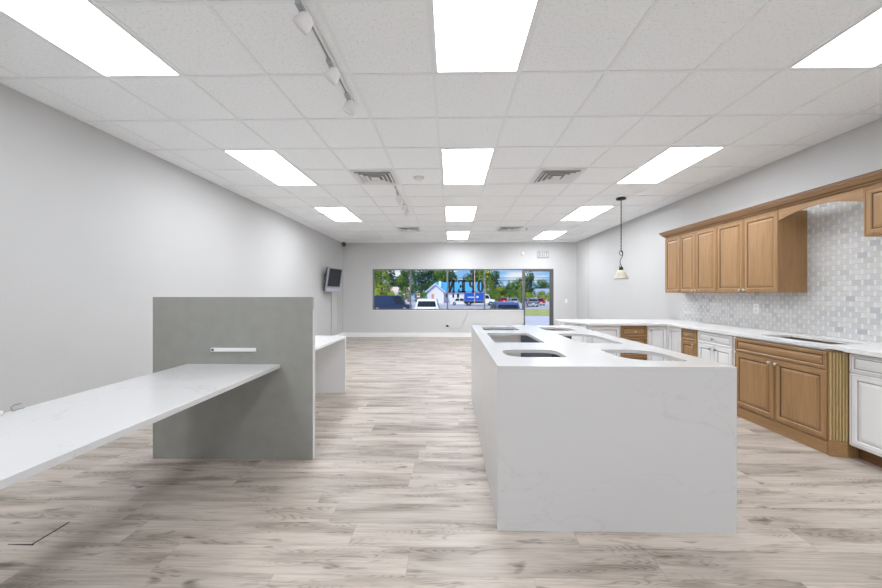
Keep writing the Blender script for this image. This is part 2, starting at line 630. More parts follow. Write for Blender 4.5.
def rounded(x0, x1, y0, y1, radii, seg=7):
    """rounded rectangle, radii for the corners (x0y0, x1y0, x1y1, x0y1)"""
    out = []
    cs = [(x0, y0, 180, radii[0]), (x1, y0, 270, radii[1]), (x1, y1, 0, radii[2]), (x0, y1, 90, radii[3])]
    for cx, cy, a0, r in cs:
        ox = cx + r if cx == x0 else cx - r
        oy = cy + r if cy == y0 else cy - r
        for k in range(seg + 1):
            a = math.radians(a0 + 90 * k / seg)
            out.append((ox + r * math.cos(a), oy + r * math.sin(a)))
    return out


# ================================================================== room shell
XL, XR, YB, YF, ZC = -3.30, 3.77, 10.37, -4.2, 2.871
T = 0.16
struct(MB().box(XL - T, XR + T, YF - T, YB + T, -0.12, 0).build('floor', M['floor'], base=(0, 0, 0)))
struct(MB().box(XL - T, XR + T, YF - T, YB + T, ZC, ZC + 0.3).build('ceiling', M['ceiling'], base=(0, 0, ZC)))
struct(MB().box(XL - T, XL, YF, YB + T, 0, ZC).build('wall_left', M['wall'], base=(XL, 0, 0)))
struct(MB().box(XR, XR + T, YF, 5.62, 0, ZC).box(XR + 0.014, XR + T, 5.62, YB + T, 0, ZC).build('wall_right', M['wall'], base=(XR, 0, 0)))
struct(MB().box(XL, XR, YF - T, YF, 0, ZC).build('wall_front', M['wall'], base=(0, YF, 0)))
WX0, WX1, DX1, WZ0, WZ1 = -2.389, 2.195, 3.093, 0.825, 2.068
wb = MB()
wb.box(XL, WX0, YB, YB + T, 0, ZC)
wb.box(DX1, XR + 0.014, YB, YB + T, 0, ZC)
wb.box(WX0, DX1, YB, YB + T, WZ1, ZC)
wb.box(WX0, WX1, YB, YB + T, 0, WZ0)
struct(wb.build('wall_back', M['back_wall'], base=(0, YB, 0)))
# thin furred panel on the right wall (stops short of the ceiling and of the far corner)
struct(MB().box(XR, XR + 0.0135, 5.621, 9.50, 0, ZC - 0.085).build('wall_panel', M['wall'], bevel=0.003))
tb3 = MB()
tb3.box(XR - 0.012, XR + 0.002, 9.46, 9.50, 0.0, ZC - 0.085)
tb3.box(XR - 0.006, XR + 0.002, 5.62, 9.46, ZC - 0.10, ZC - 0.085)
struct(tb3.build('trim_3', M['wall'], bevel=0.002))
# baseboards
struct(MB().box(XL, WX1, YB - 0.016, YB, 0, 0.135).build('baseboard_back', M['white_trim'], bevel=0.004))
struct(MB().box(DX1 + 0.05, XR, YB - 0.016, YB, 0, 0.135).build('baseboard_corner', M['white_trim'], bevel=0.004))
struct(MB().box(XL, XL + 0.016, YF, YB - 0.016, 0, 0.135).build('baseboard_left', M['white_trim'], bevel=0.004))
# backsplash on the right wall
struct(MB().box(XR - 0.009, XR, 1.6, 5.62, 0.89, 2.29).build('wall_backsplash', M['backsplash'], base=(XR, 0, 0)))

# ceiling grid of T-bars
GX0, GY0, GD = -0.122, 2.40, 0.6095


def GX(k):
    return GX0 + (0.6030 if k > 0 else 0.5870) * k
gb = MB()
k0, k1 = -5, 6
j0, j1 = math.ceil((YF - GY0) / GD), math.floor((YB - GY0) / GD)
for k in range(k0, k1 + 1):
    x = GX(k)
    gb.box(x - 0.011, x + 0.011, YF, YB, ZC - 0.007, ZC)
for j in range(j0, j1 + 1):
    y = GY0 + j * GD
    gb.box(XL, XR, y - 0.011, y + 0.011, ZC - 0.0065, ZC)
for (a, b, c, d) in ((XL, XL + 0.02, YF, YB), (XR - 0.02, XR, YF, YB), (XL, XR, YB - 0.02, YB)):
    gb.box(a, b, c, d, ZC - 0.006, ZC)
struct(gb.build('trim_1', M['grid'], base=(0, 0, ZC)))

# ------------------------------------------------------------------ window, door
w = empty('window_1', (0, YB, WZ0), '', 'window')
del w['label'], w['category']
struct(w)
fr = MB()
y0, y1 = YB + 0.02, YB + 0.09
fr.box(WX0, WX1, y0, y1, WZ0, WZ0 + 0.032)
fr.box(WX0, WX1, y0, y1, WZ1 - 0.032, WZ1)
fr.box(WX0, WX0 + 0.04, y0, y1, WZ0, WZ1)
fr.box(WX1 - 0.03, WX1, y0, y1, WZ0, WZ1)
mull = [(410.2 - CX) * YB / F_PX, (447.5 - CX) * YB / F_PX, (484.6 - CX) * YB / F_PX]
for x in mull:
    fr.box(x - 0.022, x + 0.022, y0, y1, WZ0, WZ1)
fr.build('window_frame', M['frame_grey'], w)
edges = [WX0 + 0.03] + mull + [WX1 - 0.02]
for a, b in zip(edges[:-1], edges[1:]):
    MB().box(a, b, YB + 0.052, YB + 0.058, WZ0 + 0.02, WZ1 - 0.02).build('window_pane', M['glass'], w)
MB().box(WX0 - 0.01, WX1, YB - 0.012, YB + 0.02, WZ0 - 0.02, WZ0).build('window_sill', M['white_trim'], w)

d = empty('door_1', ((WX1 + DX1) / 2, YB, 0), '', 'door')
del d['label'], d['category']
struct(d)
db = MB()
db.box(WX1, WX1 + 0.028, y0 - 0.015, y1, 0, WZ1)
db.box(DX1 - 0.045, DX1, y0 - 0.015, y1, 0, WZ1)
db.box(WX1, DX1, y0 - 0.015, y1, WZ1 - 0.045, WZ1)
db.build('door_frame', M['door_frame'], d)
db = MB()
db.box(DX1 - 0.105, DX1 - 0.047, y0, y1 - 0.01, 0.01, WZ1 - 0.05)
db.box(WX1 + 0.029, WX1 + 0.045, y0, y1 - 0.01, 0.01, WZ1 - 0.05)
db.box(WX1 + 0.045, DX1 - 0.105, y0, y1 - 0.01, WZ1 - 0.075, WZ1 - 0.05)
db.box(WX1 + 0.045, DX1 - 0.105, y0, y1 - 0.01, 0.01, 0.20)
db.build('door_stile', M['door_frame'], d)
MB().box(WX1 + 0.04, DX1 - 0.1, YB + 0.052, YB + 0.058, 0.19, WZ1 - 0.06).build('door_pane', M['glass'], d)
MB().tube([(WX1 + 0.12, y0 - 0.045, 0.9), (WX1 + 0.12, y0 - 0.045, 1.2)], 0.012).box(WX1 + 0.06, WX1 + 0.13, y0 - 0.045, y0 + 0.01, 0.91, 0.93).box(WX1 + 0.06, WX1 + 0.13, y0 - 0.045, y0 + 0.01, 1.17, 1.19).build('door_handle', M['nickel'], d)
struct(MB().box(WX1, DX1, YB, YB + T, -0.02, 0.012).build('trim_2', M['nickel']))

# OPEN lettering on the glass, read from the street (mirrored from inside)
def strokes(mb, ch, x0, x1, z0, z1, ya, yb, flip):
    W, H = x1 - x0, z1 - z0
    s = 0.30
    def B(a, b, c, e):
        if flip:
            a, b = 1 - b, 1 - a
        mb.box(x0 + a * W, x0 + b * W, ya, yb, z0 + c * H, z0 + e * H)
    def P(pts):
        if flip:
            pts = [(1 - p[0], p[1]) for p in pts]
        mb.prism([(x0 + p[0] * W, z0 + p[1] * H) for p in pts], 'y', ya, yb)
    if ch == 'N':
        B(0.03, 0.34, 0, 1); B(0.68, 0.97, 0, 1)
        B(0, 0.42, 0, 0.10); B(0, 0.3, 0.9, 1); B(0.6, 1, 0.9, 1)
        P([(0.03, 1), (0.40, 1), (0.97, 0), (0.60, 0)])
    elif ch == 'E':
        B(0.10, 0.50, 0, 1); B(0, 0.95, 0, 0.13); B(0, 0.95, 0.88, 1); B(0.4, 0.72, 0.44, 0.56)
        B(0.78, 0.96, 0, 0.30); B(0.80, 0.95, 0.74, 1); B(0.62, 0.76, 0.36, 0.64)
    elif ch == 'P':
        B(0.12, 0.50, 0, 1); B(0, 0.62, 0, 0.10); B(0, 0.7, 0.88, 1); B(0.4, 0.7, 0.40, 0.52)
        P([(0.66, 1.0), (0.9, 0.93), (1.0, 0.72), (0.9, 0.5), (0.66, 0.40), (0.60, 0.52), (0.64, 0.6), (0.65, 0.72), (0.64, 0.84), (0.60, 0.91)])
    elif ch == 'O':
        n = 20
        for k in range(n):
            a, b = 2 * math.pi * k / n, 2 * math.pi * (k + 1) / n
            P([(0.5 + 0.5 * math.cos(a), 0.5 + 0.51 * math.sin(a)), (0.5 + 0.5 * math.cos(b), 0.5 + 0.51 * math.sin(b)),
               (0.5 + 0.11 * math.cos(b), 0.5 + 0.38 * math.sin(b)), (0.5 + 0.11 * math.cos(a), 0.5 + 0.38 * math.sin(a))])
    elif ch == 'X':
        P([(0, 1), (0.25, 1), (1, 0), (0.75, 0)]); P([(0.75, 1), (1, 1), (0.25, 0), (0, 0)])
    elif ch == 'I':
        B(0.3, 0.7, 0, 1)
    elif ch == 'T':
        B(0, 1, 0.82, 1); B(0.38, 0.62, 0, 1)
    elif ch == 'e':
        B(0, 0.25, 0, 1); B(0, 1, 0, 0.16); B(0, 1, 0.84, 1); B(0, 0.85, 0.43, 0.58)


spans = [('N', 448.2, 454.8), ('E', 457.8, 465.8), ('P', 468.8, 475.6), ('O', 477.2, 483.8)]
g = 'letters painted on the window glass'
words = {'N': 'backwards black letter N on the window beside the middle mullion', 'E': 'backwards black letter E on the window above the blue truck bonnet side',
         'P': 'backwards black letter P on the window crossed by the thin upright rod', 'O': 'round black letter O on the window above the blue truck box'}
words['E'] = 'backwards black letter E on the window between the N and the P'
for ch, a, b in spans:
    mb = MB()
    s = YB + 0.05
    strokes(mb, ch, (a - CX) * s / F_PX, (b - CX) * s / F_PX, CAM_Z + (CY - 292.6) * s / F_PX, CAM_Z + (CY - 280.2) * s / F_PX, YB + 0.0495, YB + 0.0518, True)
    tag(mb.build('window_letter', M['letter']), words[ch], 'letter', g)
xr = (474.6 - CX) * (YB + 0.03) / F_PX
MB_ = MB().tube([(xr, YB + 0.035, WZ0 + 0.033), (xr, YB + 0.035, WZ1 - 0.033)], 0.013)
tag(MB_.build('window_rod', M['rod']), 'thin pinkish upright rod standing against the window glass beside the painted letters', 'rod')

# ================================================================== ceiling fixtures
def light_fixture(k, j, label, lit=True):
    xa, xb = GX(k) + 0.012, GX(k + 1) - 0.012
    ya, yb = GY0 + j * GD + 0.012, GY0 + (j + 2) * GD - 0.012
    t = empty('ceiling_light', ((xa + xb) / 2, (ya + yb) / 2, ZC), label, 'ceiling light', 'recessed ceiling light panels')
    f = MB()
    zz = ZC - 0.010
    e = 0.018
    f.box(xa, xb, ya, ya + e, zz, ZC - 0.001).box(xa, xb, yb - e, yb, zz, ZC - 0.001)
    f.box(xa, xa + e, ya + e, yb - e, zz, ZC - 0.001).box(xb - e, xb, ya + e, yb - e, zz, ZC - 0.001)
    f.build('frame', M['grid'], t)
    dd = MB()
    xs = [xa + e, (xa + xb) / 2 - 0.02, (xa + xb) / 2 + 0.02, xb - e]
    dd.box(xs[0], xs[3], ya + e, yb - e, ZC - 0.008, ZC - 0.003)
    dd.build('diffuser', M['diffuser_%d' % j] if lit else M['diffuser_off'], t)
    return t


names = {-4: 'left', 0: 'middle', 4: 'right'}
ords = {-2: 'nearest the viewer', 2: 'second from the viewer', 6: 'third from the viewer', 10: 'fourth and farthest'}
for k in (-4, 0, 4):
    for j in (-2, 2, 6, 10):
        lit = not (k == -4 and j == 10)
        lab = ('glowing white ceiling panel in the %s row of lights, %s' % (names[k], ords[j])) if lit else 'unlit pale ceiling panel near the far left corner of the ceiling'
        light_fixture(k, j, lab, lit)
    for j in (-6, -10):  # extra fixtures out of view, added to light the room
        light_fixture(k, j, 'added unseen glowing ceiling panel in the %s row of lights, %s behind the viewpoint' % (names[k], 'just' if j == -6 else 'farther'))


def vent(k, j, label):
    xa, xb = GX(k) + 0.012, GX(k + 1) - 0.012
    ya, yb = GY0 + j * GD + 0.012, GY0 + (j + 1) * GD - 0.012
    cx, cy = (xa + xb) / 2, (ya + yb) / 2
    t = empty('ceiling_vent', (cx, cy, ZC), label, 'air vent', 'square ceiling air vents')
    MB().box(xa + 0.02, xb - 0.02, ya + 0.02, yb - 0.02, ZC - 0.003, ZC - 0.001).build('backing', M['vent_dark'], t)
    h = (xb - xa) / 2

    def ring(r0, z0, r1, z1, th=0.004):
        lo = [[(cx + sx * r, cy + sy * r, z) for sx, sy in ((-1, -1), (1, -1), (1, 1), (-1, 1))] for r, z in ((r0, z0), (r1, z1), (r1, z1 - th), (r0, z0 - th))]
        return MB().loft(lo + [lo[0]], False, False)
    ring(h, ZC - 0.006, h - 0.05, ZC - 0.006).build('frame', M['vent_white'], t)
    for r in (h - 0.055, h - 0.108, h - 0.161):
        ring(r, ZC - 0.024, r - 0.030, ZC - 0.007).build('louver', M['vent_white'], t)
    MB().box(cx - 0.055, cx + 0.055, cy - 0.055, cy + 0.055, ZC - 0.022, ZC - 0.016).build('centre_plate', M['vent_white'], t)


vent(-2, 3, 'square metal ceiling vent on the left, beside the head of the farther track light')
vent(2, 3, 'square metal ceiling vent between middle and right light rows, nearer one')
vent(-2, 9, 'square metal ceiling vent on the left, the farther one near the window wall')
vent(2, 9, 'square metal ceiling vent between middle and right light rows, near the window wall')

sd = empty('smoke_detector', (-0.43, 4.55, ZC), 'small round white smoke detector on the ceiling beside the left vent', 'smoke detector')
MB().lathe((-0.43, 4.55, ZC), [(0.062, 0), (0.065, -0.012), (0.06, -0.02), (0.045, -0.038), (0.02, -0.042)], 24).build('body', M['white_plastic'], sd, True)
MB().lathe((-0.43, 4.55, ZC), [(0.075, -0.0005), (0.075, -0.008), (0.06, -0.009)], 24).build('base_ring', M['ivory'], sd, True)
for x, y, lb in ((1.78, 8.1, 'tiny white sprinkler head on the ceiling beside the right light row'),):
    sp = empty('sprinkler_head', (x, y, ZC), lb, 'sprinkler')
    MB().lathe((x, y, ZC), [(0.035, 0), (0.03, -0.008), (0.012, -0.01)], 14).build('escutcheon', M['white_plastic'], sp, True)
    MB().lathe((x, y, ZC - 0.008), [(0.010, 0), (0.008, -0.03), (0.022, -0.034), (0.022, -0.038)], 12).build('deflector', M['nickel'], sp, True)


# ------------------------------------------------------------------ track lights
shift(-0.015)
def track(x, ya, yb, heads, label, labels, group):
    t = empty('track_rail', (x, (ya + yb) / 2, ZC), label, 'track light rail')
    MB().box(x - 0.017, x + 0.017, ya, yb, ZC - 0.028, ZC - 0.007).build('rail', M['white_plastic'], t, bevel=0.003)
    MB().box(x - 0.006, x + 0.006, ya + 0.01, yb - 0.01, ZC - 0.0295, ZC - 0.0275).build('slot', M['vent_dark'], t)
    MB().box(x - 0.019, x + 0.019, yb - 0.004, yb + 0.02, ZC - 0.03, ZC - 0.007).build('end_cap', M['grey_plastic'], t, bevel=0.003)
    for (y, ax, ay), lb in zip(heads, labels):
        z = ZC - 0.031
        h = empty('track_spotlight', (x, y, z), lb, 'spotlight', group)
        MB().box(x - 0.015, x + 0.015, y - 0.04, y + 0.04, z - 0.026, z - 0.0).build('adapter', M['grey_plastic'], h, bevel=0.004)
        MB().tube([(x, y, z - 0.024), (x, y, z - 0.062)], 0.008).build('stem', M['nickel'], h)
        piv = Vector((x + 0.020, y, z - 0.084))
        dr = Vector((ax, ay, -1)).normalized()
        q = Vector((0, 0, -1)).rotation_difference(dr).to_matrix().to_4x4()
        mb = MB()
        mb.xf = Matrix.Translation(piv) @ q @ Matrix.Scale(0.84, 4)
        mb.lathe((0, 0, 0), [(0.018, 0.052), (0.034, 0.042), (0.046, 0.015), (0.052, -0.02), (0.053, -0.052), (0.049, -0.052), (0.045, -0.03), (0.02, -0.02)], 20)
        mb.build('lamp_head', M['white_plastic'], h, True)
        mb = MB()
        mb.xf = Matrix.Translation(piv) @ q @ Matrix.Scale(0.84, 4)
        mb.lathe((0, 0, 0), [(0.046, -0.040), (0.046, -0.043)], 18)
        mb.build('lens', M['diffuser_off'], h)


track(-0.79, 1.15, 2.70, [(1.80, -0.9, 0.1), (2.24, -0.8, 0.1), (2.62, -0.35, -0.1)],
      'white track light rail on the ceiling near the viewer',
      ['white spotlight nearest the viewer on the near track rail', 'middle white spotlight on the near track rail', 'white spotlight at the far end of the near track rail'],
      'spotlights on the near track')
track(-0.80, 4.88, 6.4, [(5.13, -0.2, -0.3), (5.38, -0.5, 0.2), (5.72, -0.4, 0.2), (6.1, -0.2, 0.1)],
      'white track light rail on the ceiling beyond the left vent',
      ['small white spotlight closest to the vent on the far track rail', 'second white spotlight from the vent on the far track rail',
       'third white spotlight from the vent on the far track rail', 'white spotlight farthest from the vent on the far track rail'],
      'spotlights on the far track')

# ------------------------------------------------------------------ pendant lamp
shift(0.05)
px, py = 2.745, 5.52
pn = empty('pendant_lamp', (px, py, ZC), 'dark bronze pendant lamp with cream bell glass shade hanging from the ceiling', 'pendant lamp')
MB().lathe((px, py, ZC - 0.0065), [(0.058, 0), (0.075, -0.006), (0.075, -0.022), (0.02, -0.032)], 20).build('canopy_plate', M['dark_metal'], pn, True)
ch = MB()
zz = ZC - 0.035
n_l = 30
top, bot = ZC - 0.035, 2.00
for i in range(n_l):
    zc = top + (bot - top) * (i + 0.5) / n_l
    a = math.pi / 2 * (i % 2)
    L = (top - bot) / n_l * 0.68
    pts = [(px + 0.008 * math.sin(u) * math.cos(a), py + 0.008 * math.sin(u) * math.sin(a), zc + L * math.cos(u)) for u in [2 * math.pi * q / 8 for q in range(9)]]
    ch.tube(pts, 0.003, 5)
ch.tube([(px + 0.002, py, top), (px + 0.002, py, bot)], 0.0025, 5)
ch.build('chain', M['dark_metal'], pn)
cv = MB()
pts = []
for i in range(25):
    u = i / 24
    z = 2.02 - 0.26 * u
    x = px + 0.020 * math.sin(2 * math.pi * u * 1.05) + 0.004
    pts.append((x, py, z))
cv.tube(pts, 0.006, 6)
cv.tube([(px + 0.028 * math.sin(a), py, 1.98 + 0.038 * math.cos(a)) for a in [2 * math.pi * q / 14 for q in range(15)]], 0.005, 6)
cv.tube([(px - 0.004, py, 1.80), (px - 0.03, py, 1.77), (px - 0.026, py, 1.735), (px - 0.004, py, 1.72)], 0.005, 6)
cv.build('scroll_stem', M['dark_metal'], pn, True)
MB().lathe((px, py, 0), [(0.012, 1.765), (0.030, 1.745), (0.034, 1.70), (0.028, 1.695)], 16).build('socket_cup', M['dark_metal'], pn, True)
MB().lathe((px, py, 0), [(0.028, 1.705), (0.055, 1.690), (0.075, 1.655), (0.084, 1.615), (0.098, 1.58), (0.118, 1.562), (0.113, 1.560), (0.093, 1.577), (0.079, 1.615), (0.070, 1.652), (0.052, 1.684), (0.026, 1.699)], 28, cap=False).build('lamp_shade', M['shade'], pn, True)

# ================================================================== cabinets
shift(0.056)
def basis(o, u, nrm):
    """local (u, w, v): u along width, w outward, v up -> world"""
    o, u, nrm = Vector(o), Vector(u).normalized(), Vector(nrm).normalized()
    m = Matrix.Identity(4)
    m.col[0][:3] = u
    m.col[1][:3] = nrm
    m.col[2][:3] = (0, 0, 1)
    m.col[3][:3] = o
    return m


def rect(i, w, u0, u1, v0, v1):
    return [(u0 + i, w, v0 + i), (u1 - i, w, v0 + i), (u1 - i, w, v1 - i), (u0 + i, w, v1 - i)]


def panel_mb(B, u0, u1, v0, v1, fw=0.055, t=0.02):
    mb = MB()
    mb.xf = B
    prof = [(0, 0, 0), (0, t - 0.004, 0), (0.004, t, 0), (0.013, t, 0), (0.0155, t - 0.003, 1), (0.018, t, 0), (fw - 0.012, t, 0),
            (fw - 0.005, t - 0.006, 0), (fw, t - 0.009, 1), (fw + 0.004, t - 0.009, 1), (fw + 0.026, t - 0.002, 0)]
    lim = min(u1 - u0, v1 - v0) / 2 - 0.004
    prof = [p for p in prof if p[0] < lim]
    mb.loft([rect(p[0], p[1], u0, u1, v0, v1) for p in prof], mis=[p[2] for p in prof[1:]] + [0])
    return mb


def knob(B, u, v, t, parent, mat):
    mb = MB()
    mb.xf = B @ Matrix.Translation((u, t, v))
    mb.lathe((0, 0, 0), [(0.007, -0.001), (0.006, 0.012), (0.014, 0.018), (0.016, 0.024), (0.012, 0.029), (0.004, 0.031)], 14, 'y')
    return mb.build('knob', mat, parent, True)


def base_cab(label, o, u, nrm, wid, kind, brown, depth=0.56, h=0.855, toe=True, fronts='drawer_doors', dark_toe=True, group=None, knobs=True):
    """cabinet whose front plane (before the doors) starts at o and runs wid along u"""
    B = basis(o, u, nrm)
    mid = B @ Vector((wid / 2, -depth / 2, 0))
    t = empty('base_cabinet', mid, label, 'cabinet', group)
    wood, gl = (M['brown'], M['glaze']) if brown else (M['white_cab'], M['grey_glaze'])
    tk = 0.105
    mb = MB()
    mb.xf = B
    if fronts == 'sink':
        mb.prism([(0, tk), (0, h), (-0.10, h), (-0.10, 0.62), (-depth, 0.62), (-depth, tk)], 'x', 0.001, wid - 0.001)
    else:
        mb.box(0.001, wid - 0.001, -depth, 0, tk, h)
    mb.build('body', wood, t)
    mb = MB()
    mb.xf = B
    if toe:
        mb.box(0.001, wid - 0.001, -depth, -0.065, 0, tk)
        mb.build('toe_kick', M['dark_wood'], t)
    else:
        mb.box(0.001, wid - 0.001, -depth, 0.014, 0, tk)
        mb.build('plinth', M['brown_h'] if brown else wood, t, bevel=0.003)
    km = M['nickel'] if brown else M['steel_knob']
    g = 0.004
    zt, zd, zb = h - 0.012, 0.695, tk + 0.012
    mats = [wood, gl]

    def door(u0, u1, v0, v1, ku, kv):
        dd = panel_mb(B, u0 + g, u1 - g, v0, v1).build('door', mats, t)
        if knobs and ku is not None:
            knob(B, ku, kv, 0.02, dd, km)

    def drawer(u0, u1, v0, v1, fw=0.032, kn=True):
        dd = panel_mb(B, u0 + g, u1 - g, v0, v1, fw).build('drawer', [wood if not brown else M['brown_h'], gl], t)
        if kn:
            knob(B, (u0 + u1) / 2, (v0 + v1) / 2, 0.02, dd, km)
    if fronts == 'drawer_doors':
        drawer(0, wid, zd + g, zt)
        door(0, wid / 2, zb, zd - g, wid / 2 - 0.04, zd - 0.045)
        door(wid / 2, wid, zb, zd - g, wid / 2 + 0.04, zd - 0.045)
    elif fronts == 'sink':
        drawer(0, wid, zd + g, zt, 0.034, False)
        door(0, wid / 2, zb, zd - g, wid / 2 - 0.035, zd - 0.04)
        door(wid / 2, wid, zb, zd - g, wid / 2 + 0.035, zd - 0.04)
    elif fronts == 'drawer_door':
        drawer(0, wid, zd + g, zt)
        door(0, wid, zb, zd - g, wid - 0.04, zd - 0.045)
    elif fronts == 'drawers':
        drawer(0, wid, zd - 0.01, zt, 0.034)
        drawer(0, wid, 0.41, zd - 0.018, 0.034)
        drawer(0, wid, zb, 0.402, 0.034)
    elif fronts == 'door_l':
        door(0, wid, zb, zt, 0.045, zt - 0.055)
    elif fronts == 'door_r':
        door(0, wid, zb, zt, wid - 0.045, zt - 0.055)
    elif fronts == 'door':
        door(0, wid, zb, zt, None, None)
    return t


FX = 3.19             # front plane of the carcasses on the right wall
LN, LU = (-1, 0, 0), (0, -1, 0)     # facing left, running toward the camera (left to right as seen)
base_cab('white base cabinet at the right edge of the photo with drawer over door', (FX + 0.02, 2.748, 0), LU, LN, 0.62, 'w', False, depth=0.54, fronts='drawer_door')
base_cab('wide brown sink base cabinet with two raised panel doors beside the fluted corner post', (3.105, 3.728, 0), LU, LN, 0.92, 'b', True, depth=0.64, toe=False, fronts='sink')
base_cab('white base cabinet with one drawer over two doors, beside the wide brown cabinet', (FX, 4.405, 0), LU, LN, 0.545, 'w', False)
base_cab('narrow brown base cabinet with small drawer and door, between white corner and white drawer unit', (FX - 0.012, 4.705, 0), LU, LN, 0.298, 'b', True, depth=0.57, fronts='drawer_door')
# filler between the brown cabinet and its white neighbour
tag(MB().box(FX - 0.004, FX + 0.5, 3.7295, 3.859, 0.0, 0.855).build('cabinet_filler', M['white_cab']), 'narrow white filler strip between wide brown cabinet and white drawer cabinet', 'filler strip')
FY = 5.02
BU, BN = (1, 0, 0), (0, -1, 0)      # back run, facing the camera
base_cab('white base cabinet door against the inner corner, right of the brown drawer unit', (2.872, FY, 0), BU, BN, 0.296, 'w', False, depth=0.55, fronts='door_l')
base_cab('white cabinet door turning the inner corner toward the narrow brown cabinet', (FX, 4.995, 0), LU, LN, 0.288, 'w', False, fronts='door')
base_cab('brown drawer cabinet in the far counter run between white cabinets', (2.490, FY - 0.012, 0), BU, BN, 0.380, 'b', True, depth=0.56, fronts='drawers')
base_cab('white single door cabinet in the far counter run, left of the brown drawers', (2.015, FY, 0), BU, BN, 0.473, 'w', False, depth=0.55, fronts='door_l')
# angled end cabinet of the far run
du = Vector((2.012 - 1.79, FY - 5.37, 0))
wid = du.length
u_ = du.normalized()
n_ = Vector((u_.y, -u_.x, 0))
t = empty('base_cabinet', (1.92, 5.3, 0), 'angled white end cabinet at the free left end of the far counter', 'cabinet')
foot = [(2.012, FY), (2.012, 5.57), (1.79, 5.57), (1.79, 5.37)]
MB().prism(foot, 'z', 0.105, 0.855).build('body', M['white_cab'], t)
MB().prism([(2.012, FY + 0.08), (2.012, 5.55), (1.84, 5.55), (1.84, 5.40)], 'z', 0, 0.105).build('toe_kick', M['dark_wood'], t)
B_ = basis((1.79, 5.37, 0), u_, n_)
dd = panel_mb(B_, 0.004, wid - 0.012, 0.117, 0.843).build('door', [M['white_cab'], M['grey_glaze']], t)
knob(B_, wid - 0.05, 0.79, 0.02, dd, M['steel_knob'])

# fluted corner post
pt = empty('fluted_post', (3.2, 2.79, 0), 'brown corner post with gilded flutes between brown and white base cabinets', 'fluted post')
A0, A1 = Vector((3.088, 2.803, 0)), Vector((3.200, 2.758, 0))
MB().prism([(A0.x, A0.y), (A1.x, A1.y), (3.6, 2.758), (3.6, 2.803)], 'z', 0.0, 0.855).build('shaft', M['brown'], pt)
uu = (A1 - A0).normalized()
nn = Vector((uu.y, -uu.x, 0))
Bp = basis(A0, uu, nn)
Lp = (A1 - A0).length
mb = MB()
mb.xf = Bp
mb.box(0.001, Lp - 0.008, 0.0, 0.014, 0.0, 0.125)
mb.build('plinth_block', M['brown_h'], pt, bevel=0.003)
fl = MB()
fl.xf = Bp
nf = 6
for i in range(nf):
    c = 0.014 + (Lp - 0.026) * i / (nf - 1)
    fl.loft([[(c - 0.0062, 0.0, z), (c - 0.004, 0.009, z), (c + 0.004, 0.009, z), (c + 0.0062, 0.0, z)] for z in (0.13, 0.845)])
fl.build('flutes', M['gold_wood'], pt)
mb = MB()
mb.xf = Bp
mb.box(0.001, Lp - 0.004, 0.0005, 0.011, 0.847, 0.8555)
mb.build('cap_strip', M['dark_wood'], pt)

# grey substrate strip on top of the bumped-out brown cabinet
tag(MB().box(3.088, 3.20, 2.835, 3.722, 0.8555, 0.8655).build('substrate_board', M['grey_sub']), 'thin grey board edge lying on the wide brown cabinet under the white counter', 'board')

# countertop with the cooktop cut-out
CT0, CT1 = 0.866, 0.89
outer = [(3.14, 2.1), (3.76, 2.1), (3.76, 5.62), (3.70, 5.75), (1.76, 5.75), (1.76, 5.35), (2.0, 4.965), (3.14, 4.965)]
hole = rounded(3.25, 3.60, 2.93, 3.62, (0.02,) * 4, 3)
ct = empty('countertop', (3.4, 4.0, CT0), 'long white quartz countertop along the tiled right wall with a cooktop cut-out', 'countertop')
MB().slab(outer, [hole], CT0, CT1).build('slab', M['quartz_shade_lift'], ct)
for bx in ((3.14, 3.16, 2.1, 2.74), (3.14, 3.16, 3.74, 4.96), (2.0, 3.139, 4.967, 4.985)):
    MB().box(*bx, 0.857, CT0).build('edge_strip', M['quartz_shade_lift'], ct)

# ------------------------------------------------------------------ upper cabinets
UX, UZ0, UZ1 = 3.475, 1.335, 2.205


def upper(label, ya, yb, z0, z1, doors, name='wall_cabinet'):
    """ya > yb: runs from far to near"""
    t = empty(name, (3.62, (ya + yb) / 2, z0), label, 'wall cabinet', 'brown wall cabinets')
    MB().box(UX, XR - 0.0095, yb + 0.001, ya - 0.001, z0, z1).build('body', M['brown'], t)
    B = basis((UX, ya, 0), LU, LN)
    tot = ya - yb
    for (a, b, kn) in doors:
        dd = panel_mb(B, a + 0.003, b - 0.003, z0 + 0.004, z1 - 0.006, 0.056).build('door', [M['brown'], M['glaze']], t)
        if kn == 'r':
            knob(B, b - 0.03, z0 + 0.03, 0.02, dd, M['nickel'])
        elif kn == 'l':
            knob(B, a + 0.03, z0 + 0.03, 0.02, dd, M['nickel'])
    return t


upper('single door brown wall cabinet at the far end of the row above the counter', 5.530, 5.180, UZ0, UZ1, [(0, 0.35, 'r')])
upper('two door brown wall cabinet in the middle of the row, with narrower doors', 5.178, 4.466, UZ0, UZ1, [(0, 0.328, 'r'), (0.328, 0.712, 'l')])
upper('two door brown wall cabinet with wide doors next to the arched valance', 4.464, 3.625, UZ0, UZ1, [(0, 0.409, 'r'), (0.409, 0.839, 'l')])
upper('short brown wall cabinet at the right edge of the photo beyond the arch', 2.875, 2.20, 1.80, UZ1, [(0, 0.34, 'r'), (0.34, 0.675, 'l')])

# arched valance
ar = []
for i in range(17):
    u = i / 16
    ar.append((3.623 - (3.623 - 2.877) * u, 2.095 + 0.075 * math.sin(math.pi * u)))
poly = [(2.877, UZ1), (3.623, UZ1)] + ar
tag(MB().prism(poly, 'x', 3.462, 3.484).build('arched_valance', M['brown_h']), 'arched brown wooden valance spanning the gap between wall cabinets', 'valance')
